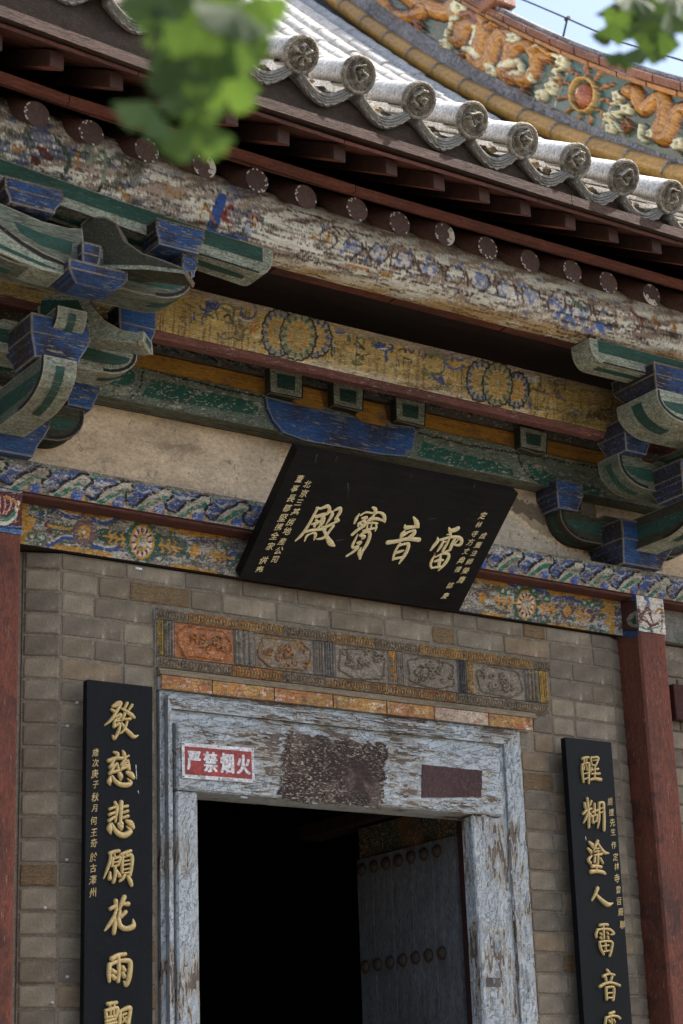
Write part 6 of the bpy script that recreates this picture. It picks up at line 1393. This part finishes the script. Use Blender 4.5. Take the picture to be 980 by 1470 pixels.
# ---- the two vertical couplet boards
ZB = 1.25
def couplet(name_lab, x0, x1, ztop, lean):
    O = np.array([x0, -.045, ZB]); T_ = np.array([x0, -.045-lean, ztop]); b_ = Board(O, (1, 0, 0), T_-O); e = empty('couplet_board', tuple(O), label=name_lab, cat='sign board', group='couplet boards beside the door')
    b_.O = b_.O+b_.N*.035; brd(b_, 'board', x1-x0, np.linalg.norm(T_-O), .034, M_lacqb, e, .003); return b_, e
_a = at(125, 975, -.10); _b = at(218.6, 984, -.10)
bL, eL = couplet('black vertical board with gold characters on the brick wall left of the door', _a[0], _b[0], _a[2], .02)
_a = at(811, 1058, -.10); _b = at(877, 1066, -.10)
bR, eR = couplet('black vertical board with gold characters on the brick wall right of the door', _a[0], _b[0], _a[2], .02)
CL = [((140, 1000), 11.31, [[(240,160,40),(320,100,45),(372,105,46),(340,170,50),(290,260,46),(220,370,46),(112,465,20)], [(215,210,35),(262,240,45)], [(262,170,30),(335,130,30)], [(470,108,46),(430,195,38)], [(550,140,42),(500,215,36)], [(380,192,30),(460,240,46),(540,300,58),(588,342,42)], [(280,332,35),(365,290,42),(350,350,36),(290,372,30)], [(295,370,30),(268,405,40),(258,490,42)], [(258,490,45),(340,440,42),(350,500,42),(310,610,46),(262,688,40),(238,635,28)], [(290,402,28),(352,390,30)], [(430,280,46),(410,340,40),(390,385,34)], [(430,370,35),(520,363,42)], [(472,410,35),(440,500,42),(400,570,36),(350,602,24)], [(382,420,25),(440,520,50),(520,600,62),(580,652,56),(650,630,22)]]),
 ((140, 1000), 11.31, [[(260,905,36),(312,930,56),(310,1000,50)], [(402,882,30),(420,930,56),(430,990,50)], [(172,1042,55),(280,1000,50),(400,1000,45),(500,960,30)], [(260,1030,40),(230,1080,42),(192,1150,44)], [(190,1150,44),(300,1092,34)], [(305,1085,35),(240,1170,42),(190,1250,50)], [(190,1242,40),(335,1200,50)], [(312,1092,34),(332,1190,44)], [(442,1010,40),(372,1110,40)], [(482,1040,40),(420,1105,40),(370,1190,40)], [(372,1120,34),(500,1118,44)], [(492,1065,34),(502,1180,50)], [(370,1182,38),(480,1140,38)], [(200,1312,40),(185,1380,72),(195,1430,28)], [(232,1290,30),(290,1380,56),(380,1430,66),(490,1430,66),(535,1390,48),(480,1330,16)], [(350,1250,62),(368,1300,72),(365,1358,30)], [(472,1230,44),(530,1262,78),(572,1310,60)]]),
 ((140, 1140), 10.5, [[(255,125,40),(285,200,46),(270,330,40),(262,418,28)], [(350,120,56),(345,250,56),(340,400,40),(350,450,62),(350,535,26)], [(175,225,40),(250,195,35)], [(170,310,42),(250,275,35)], [(165,400,45),(250,342,35)], [(370,195,34),(440,180,42)], [(370,282,34),(445,255,42)], [(370,357,34),(448,330,45)], [(185,452,38),(175,520,76),(190,588,32)], [(210,440,28),(250,530,52),(320,600,66),(400,618,72),(470,582,66),(492,550,44),(430,480,12)], [(310,450,40),(345,500,70),(350,540,28)], [(430,402,40),(490,440,78),(530,500,50)]]),
 ((140, 1140), 10.5, [[(180,892,50),(250,865,46),(312,855,45)], [(190,920,38),(178,1010,38),(140,1130,38),(85,1272,16)], [(240,900,28),(250,950,28)], [(220,960,34),(210,1080,40)], [(225,980,28),(330,950,42),(310,1060,34)], [(230,1030,26),(300,1020,26)], [(230,1085,28),(300,1075,28)], [(255,1100,40),(260,1200,42),(230,1330,42)], [(182,1180,28),(175,1270,54)], [(285,1150,28),(322,1232,52)], [(340,910,40),(420,882,45),(490,855,42)], [(430,890,28),(420,935,28)], [(370,940,40),(360,1060,44),(360,1185,38)], [(390,950,28),(500,920,46),(508,1050,50),(480,1222,44)], [(380,1012,26),(470,996,24)], [(380,1072,26),(470,1052,24)], [(380,1140,26),(470,1120,24)], [(380,1192,28),(460,1182,26)], [(400,1212,38),(370,1270,46),(325,1315,28)], [(440,1232,34),(480,1300,56),(505,1372,44)]]),
 ((135, 1280), 7.74, [[(175,190,35),(235,155,33)], [(235,102,42),(240,200,33)], [(330,60,44),(300,130,40),(275,200,24)], [(310,137,28),(372,135,44)], [(240,210,28),(210,290,35),(160,370,35),(115,432,18)], [(225,285,28),(225,370,42),(215,460,36)], [(345,225,36),(290,282,34)], [(285,212,28),(270,310,40),(290,382,46),(350,410,46),(430,382,50),(430,305,12)]]),
 ((135, 1280), 7.74, [[(192,745,46),(260,705,38),(342,692,34)], [(265,720,34),(270,860,38),(262,995,34)], [(165,825,42),(160,920,40),(165,995,28)], [(165,812,40),(270,770,34),(380,768,46),(398,832,46),(380,960,48),(350,1038,38),(325,995,14)], [(197,870,34),(225,897,42)], [(197,930,34),(222,960,42)], [(312,842,40),(330,872,42)], [(312,910,40),(327,942,40)]]),
 ((135, 1280), 7.74, [[(145,1245,34),(240,1230,34)], [(170,1250,22),(170,1290,22)], [(215,1240,22),(215,1290,22)], [(125,1322,34),(250,1290,34),(235,1390,34)], [(125,1322,28),(130,1400,34)], [(175,1312,20),(175,1392,20)], [(210,1302,20),(210,1384,20)], [(130,1400,28),(235,1380,24)], [(130,1440,32),(230,1412,28)], [(125,1482,32),(240,1450,28)], [(185,1490,28),(180,1600,28)], [(145,1530,24),(130,1570,28)], [(215,1525,24),(240,1560,28)], [(280,1330,28),(382,1288,42),(395,1330,36),(370,1480,42),(390,1580,40),(420,1540,16)], [(280,1330,34),(275,1470,34),(255,1590,24)], [(300,1372,24),(350,1352,22)], [(310,1392,20),(345,1445,24)], [(348,1392,20),(305,1455,20)]])]
CR_ = [((820, 1075), 12.25, [[(178,172,44),(230,152,40),(282,152,40)], [(205,190,24),(210,262,24)], [(245,182,24),(245,252,24)], [(175,275,34),(175,400,38),(200,588,28)], [(180,270,28),(282,248,34),(296,300,40),(290,450,40),(295,608,28)], [(212,290,18),(200,370,24)], [(245,282,18),(255,372,24)], [(200,440,26),(272,425,24)], [(205,540,28),(272,512,26)], [(325,155,34),(330,220,28),(350,292,26)], [(330,152,30),(448,152,42),(446,220,34),(412,300,28)], [(350,206,20),(430,200,20)], [(350,292,26),(412,282,24)], [(400,300,26),(395,420,28),(395,520,26)], [(340,330,24),(325,402,24)], [(340,372,26),(455,352,36)], [(340,440,28),(480,436,42)], [(325,542,40),(400,525,46),(500,540,58)]]),
 ((820, 1075), 12.25, [[(265,872,40),(275,1000,40),(290,1150,46),(295,1380,38)], [(215,950,34),(225,1010,40),(240,1062,28)], [(332,920,42),(310,1000,34)], [(190,1142,44),(260,1082,40),(342,1050,34)], [(270,1132,34),(240,1222,38),(202,1300,24)], [(300,1122,34),(342,1192,44)], [(390,970,42),(390,1130,40)], [(350,1112,34),(442,1080,34)], [(365,1172,28),(360,1282,34),(375,1308,28)], [(370,1182,28),(432,1162,34),(425,1272,34)], [(380,1292,26),(422,1272,26)], [(470,962,40),(470,1120,40),(470,1252,38),(450,1390,22)], [(470,952,40),(545,948,46),(556,1050,42),(562,1250,46),(560,1430,44)], [(490,1052,24),(532,1042,24)], [(490,1122,24),(532,1112,24)]]),
 ((825, 1195), 12.25, [[(242,168,40),(290,220,62),(302,262,38)], [(220,282,38),(260,330,56),(280,372,32)], [(280,412,34),(225,480,52),(262,540,46)], [(385,152,52),(350,232,46),(320,320,28)], [(390,182,34),(440,270,46),(502,350,58),(585,365,22)], [(345,290,24),(402,280,28)], [(330,350,28),(380,322,28),(422,332,24)], [(330,402,34),(452,380,42)], [(390,340,34),(390,450,38),(390,552,34)], [(340,432,28),(330,522,46)], [(430,452,34),(475,540,34)], [(290,595,56),(370,590,50),(450,605,46)], [(365,560,28),(365,672,28)], [(272,690,66),(380,680,56),(480,700,56),(522,725,38)]]),
 ((825, 1195), 12.25, [[(385,982,62),(350,1080,52),(290,1190,33)], [(370,1092,34),(430,1160,56),(520,1240,72),(580,1268,66),(655,1240,22)]]),
 ((845, 1310), 9.183, [[(135,166,34),(190,155,30),(235,160,34)], [(180,170,24),(186,340,28)], [(105,232,28),(85,280,30),(90,325,24)], [(100,226,28),(190,215,28),(270,225,32),(320,275,28),(280,290,18)], [(140,272,26),(155,292,24)], [(140,327,26),(155,347,24)], [(227,262,26),(245,287,24)], [(237,317,26),(245,347,24)], [(130,392,26),(145,470,28),(185,550,24)], [(130,386,26),(220,375,24),(295,390,30),(290,470,32),(265,570,28)], [(160,442,20),(250,430,20)], [(206,400,20),(210,500,20)], [(170,516,22),(260,500,22)]]),
 ((845, 1310), 9.183, [[(230,752,28),(255,792,34)], [(180,840,34),(250,807,28),(325,820,28)], [(207,850,26),(217,900,26)], [(295,842,26),(275,900,26)], [(135,975,34),(210,932,34),(300,925,30),(395,960,33)], [(215,985,28),(225,1142,30)], [(220,986,26),(310,980,30),(320,1050,34),(310,1150,30)], [(240,1062,22),(292,1055,22)], [(240,1122,22),(300,1120,22)]]),
 ((845, 1310), 9.183, [[(260,1332,28),(320,1310,34)], [(285,1322,24),(280,1380,24)], [(215,1382,28),(205,1470,28)], [(215,1386,28),(300,1360,28),(372,1370,28),(400,1396,28)], [(250,1412,24),(265,1442,24)], [(315,1410,24),(330,1442,24)], [(285,1400,20),(290,1500,20)], [(225,1500,24),(350,1485,26),(330,1600,24)], [(228,1500,22),(235,1600,22)], [(230,1550,20),(335,1540,20)], [(240,1600,22),(335,1592,22)], [(285,1490,22),(290,1640,24),(380,1640,24)]])]
for org, zs_, st in CL: hand(bL, 'gold_character', org, zs_, st, .011, M_gold, eL, .0036)
for org, zs_, st in CR_: hand(bR, 'gold_character', org, zs_, st, .011, M_gold, eR, .0040)
inscribe(bL, 'small_character', '歲次庚子秋月何王奇於古澤州', [(137, 1080), (137, 1095), (136, 1110.5), (137, 1126), (136.5, 1144), (135.5, 1160), (134.5, 1178), (134.5, 1195), (134.5, 1210), (134, 1230), (133.5, 1246), (133, 1263), (133, 1281)], .036, M_gold, eL, off=.0, squash=.85, seed=11, depth=.08)
inscribe(bR, 'small_character', '胡捷先生作定林寺雷音殿聯', [(875, 1150.5), (877, 1166), (878.5, 1180.5), (879.5, 1194), (880.5, 1213), (883, 1230), (884.5, 1243.5), (885, 1260.5), (887, 1277), (888, 1293), (890.5, 1309), (893, 1327)], .040, M_gold, eR, off=.0, squash=.85, seed=12, depth=.08)
for bb, ee, lst in ((bL, eL, ((195, 1098, 196, 1118, .0035), (198, 1135, 199, 1139, .003))), (bR, eR, ((840, 1201, 841, 1206, .004),))):
    mb = MB()
    for (a, b, c, d, w_) in lst: u0, v0 = bb.uv(a, b); u1, v1 = bb.uv(c, d); stroke(mb, [(u0, v0, w_), (u1, v1, w_*.7)], .0008, bb.O+bb.N*.0004, bb.U, bb.V, bb.N, 1)
    o = mb.build('scratch_mark', M_signw, ee, fix=False); o.data.transform(ee.matrix_basis.inverted())

# ---- no-fire sign on the lintel
O = np.array([3.940, -.064, 3.130]); bs = Board(O, (1, 0, .012), (-.012, 0, 1)); sg = empty('warning_sign', tuple(O), label='small red and white metal sign with four Chinese characters nailed to the lintel', cat='sign')
bs.O = bs.O+bs.N*.003; brd(bs, 'sign_plate', .350, .148, .003, M_signw, sg, .0008)
mb = MB(); mb.prism([bs.O+bs.N*.0012+bs.U*a+bs.V*b for a, b in ((.014, .016), (.336, .016), (.336, .132), (.014, .132))], -bs.N*.001); o = mb.build('red_field', M_signr, sg); o.data.transform(sg.matrix_basis.inverted())
for i, ch in enumerate('严禁烟火'):
    co, Fc = glyph_mesh(ch, .006); mb = MB()
    for q, (ox, oy) in enumerate(((0, 0), (.05, 0), (-.05, 0), (.025, .018), (-.025, -.018))): mb.add([bs.O+bs.N*(.0018+.0001*q+(z+.02)*.02)+bs.U*(.055+.080*i+(x+ox)*.068)+bs.V*(.074+(y+oy)*.090) for x, y, z in co], Fc)
    o = mb.build('sign_character', M_signw, sg, fix=False); o.data.transform(sg.matrix_basis.inverted())
for a in (.006, .175, .344):
    for b in (.006, .142): mb = MB(); q = bs.O+bs.U*a+bs.V*b; mb.tube([q, q+bs.N*.003], .0028, 8); o = mb.build('nail', M_iron, sg); o.data.transform(sg.matrix_basis.inverted())

# ------------------------------------------------------------------ ginkgo branches hanging into the view
def leaf_verts(seed):
    r = random.Random(seed); n = 16; V = [(0, 0, 0)]; a0 = r.uniform(.85, 1.1)
    for ring, q in ((0, .5), (1, 1.0)):
        for i in range(n+1):
            t = -a0+2*a0*i/n; R_ = (1-.10*abs(math.sin(i*1.7+seed))-.30*math.exp(-((i-n/2)/1.1)**2)*(1 if r.random() < 2 else 0))
            R_ = q*R_; V.append((R_*math.sin(t), .16*q*q*math.cos(t*2)+.03*math.sin(i*2.1)*q, -R_*math.cos(t)))
    m = n+1; Fc = [(0, 1+i, 2+i) for i in range(n)]+[(1+i, 1+m+i, 2+m+i, 2+i) for i in range(n)]
    k = len(V); V += [(.010, 0, .0), (-.010, 0, 0), (-.008, .02, .75), (.008, .02, .75)]; Fc.append((k, k+1, k+2, k+3)); return V, Fc
lm = []
for sd in range(4):
    V, Fc = leaf_verts(sd); me = bpy.data.meshes.new('leaf'); me.from_pydata(V, [], Fc); me.materials.append(M_leaf); me.polygons.foreach_set('use_smooth', [True]*len(Fc)); lm.append(me)
def atd(a, b, d): q = ray(a, b); return CAM+q/np.linalg.norm(q)*d
def ginkgo(lab, twigs, leaves, size, seed, limb):
    r = random.Random(seed); base = limb[0]; e = empty('ginkgo_branch', tuple(base), label=lab, cat='tree branch'); B_ = np.array(base)
    mb = MB(); mb.tube([np.array(p)-B_ for p in spl(limb, 5)], list(np.linspace(.03, .008, len(spl(limb, 5)))), 8); mb.build('limb', M_bark, e, smooth=True)
    for tw in twigs:
        P = spl([np.array(p) for p in tw], 4); mb = MB(); mb.tube([np.array(p)-B_ for p in P], list(np.linspace(.004, .0022, len(P))), 6); mb.build('twig', M_bark, e, smooth=True)
    for (a, b, d, s_, roll) in leaves:
        o = bpy.data.objects.new('leaf', r.choice(lm)); o.location = Vector(atd(a, b, d)-B_); o.scale = (s_*size,)*3
        o.rotation_euler = (r.uniform(-.5, .5), roll+r.uniform(-.2, .2), YAW*-1+r.uniform(-.6, .6)); link(o, e)
# left branch, about 2.4 m from the camera: (photo x, photo y, distance, size, roll)
LV = []; r = random.Random(31)
for (a, b, s_, ro) in ((215, 145, 1.0, .1), (275, 165, 1.15, -.2), (300, 70, 1.2, .3), (250, 60, 1.1, -.5), (330, 95, 1.1, .2), (345, 50, 1.0, .6), (290, 30, 1.1, 0), (235, 20, .9, -.3), (340, 10, 1.1, .2), (215, 75, .9, -.9), (300, 120, 1.1, .1), (265, 115, 1.0, -.3), (325, 75, 1.0, 1.0), (360, 25, .9, .9), (280, 0, 1.2, 0), (240, 95, 1.0, -.6), (310, 40, 1.2, .4), (265, 80, 1.1, .0), (330, 30, 1.1, -.4), (225, -10, 1.0, .2), (370, -5, 1.0, .5), (300, -20, 1.2, 0), (285, 135, .9, .5), (255, 40, 1.0, .3)):
    LV.append((a, b, 2.35+r.uniform(-.18, .25), s_, ro))
for k in range(26): LV.append((r.uniform(215, 365), r.uniform(-60, 95), 2.45+r.uniform(-.1, .4), r.uniform(.8, 1.15), r.uniform(-1, 1)))
l0 = atd(320, -420, 2.9); tw = [[atd(300, -140, 2.5), atd(290, -40, 2.45), atd(285, 60, 2.42), atd(275, 130, 2.4)], [atd(290, -60, 2.45), atd(240, 0, 2.4), atd(215, 90, 2.38)], [atd(292, -60, 2.45), atd(335, 0, 2.5), atd(345, 60, 2.5)]]
ginkgo('blurred green ginkgo sprig hanging close to the camera at upper left', tw, LV, .052, 41, [l0, atd(310, -280, 2.6), atd(300, -140, 2.5)])
LV = []
for (a, b, s_, ro) in ((884, 20, 1.0, -.1), (879, 50, .9, .1), (932, 78, 1.25, .3), (890, 92, .7, 0), (905, 5, 1.1, 0), (935, 12, 1.2, .2), (955, 40, 1.1, .4), (925, 40, 1.1, -.2), (945, 58, 1.0, .1), (970, 5, 1.1, .6), (915, 25, 1.0, -.4), (960, 18, 1.1, .1), (900, -15, 1.1, 0), (950, -10, 1.1, 0), (938, 45, 1.1, .3), (958, 30, 1.0, -.3)):
    LV.append((a, b-18, 3.6+r.uniform(-.15, .2), s_, ro))
for k in range(16): LV.append((r.uniform(895, 985), r.uniform(-70, 35), 3.7+r.uniform(-.1, .3), r.uniform(.8, 1.1), r.uniform(-1, 1)))
l0 = atd(1000, -420, 4.2); tw = [[atd(950, -130, 3.7), atd(935, -40, 3.65), atd(930, 30, 3.6)], [atd(945, -60, 3.65), atd(895, -20, 3.6), atd(885, 20, 3.58)], [atd(945, -60, 3.65), atd(965, 0, 3.65)]]
ginkgo('dark green ginkgo sprig against the sky at upper right', tw, LV, .052, 42, [l0, atd(970, -260, 3.9), atd(950, -130, 3.7)])
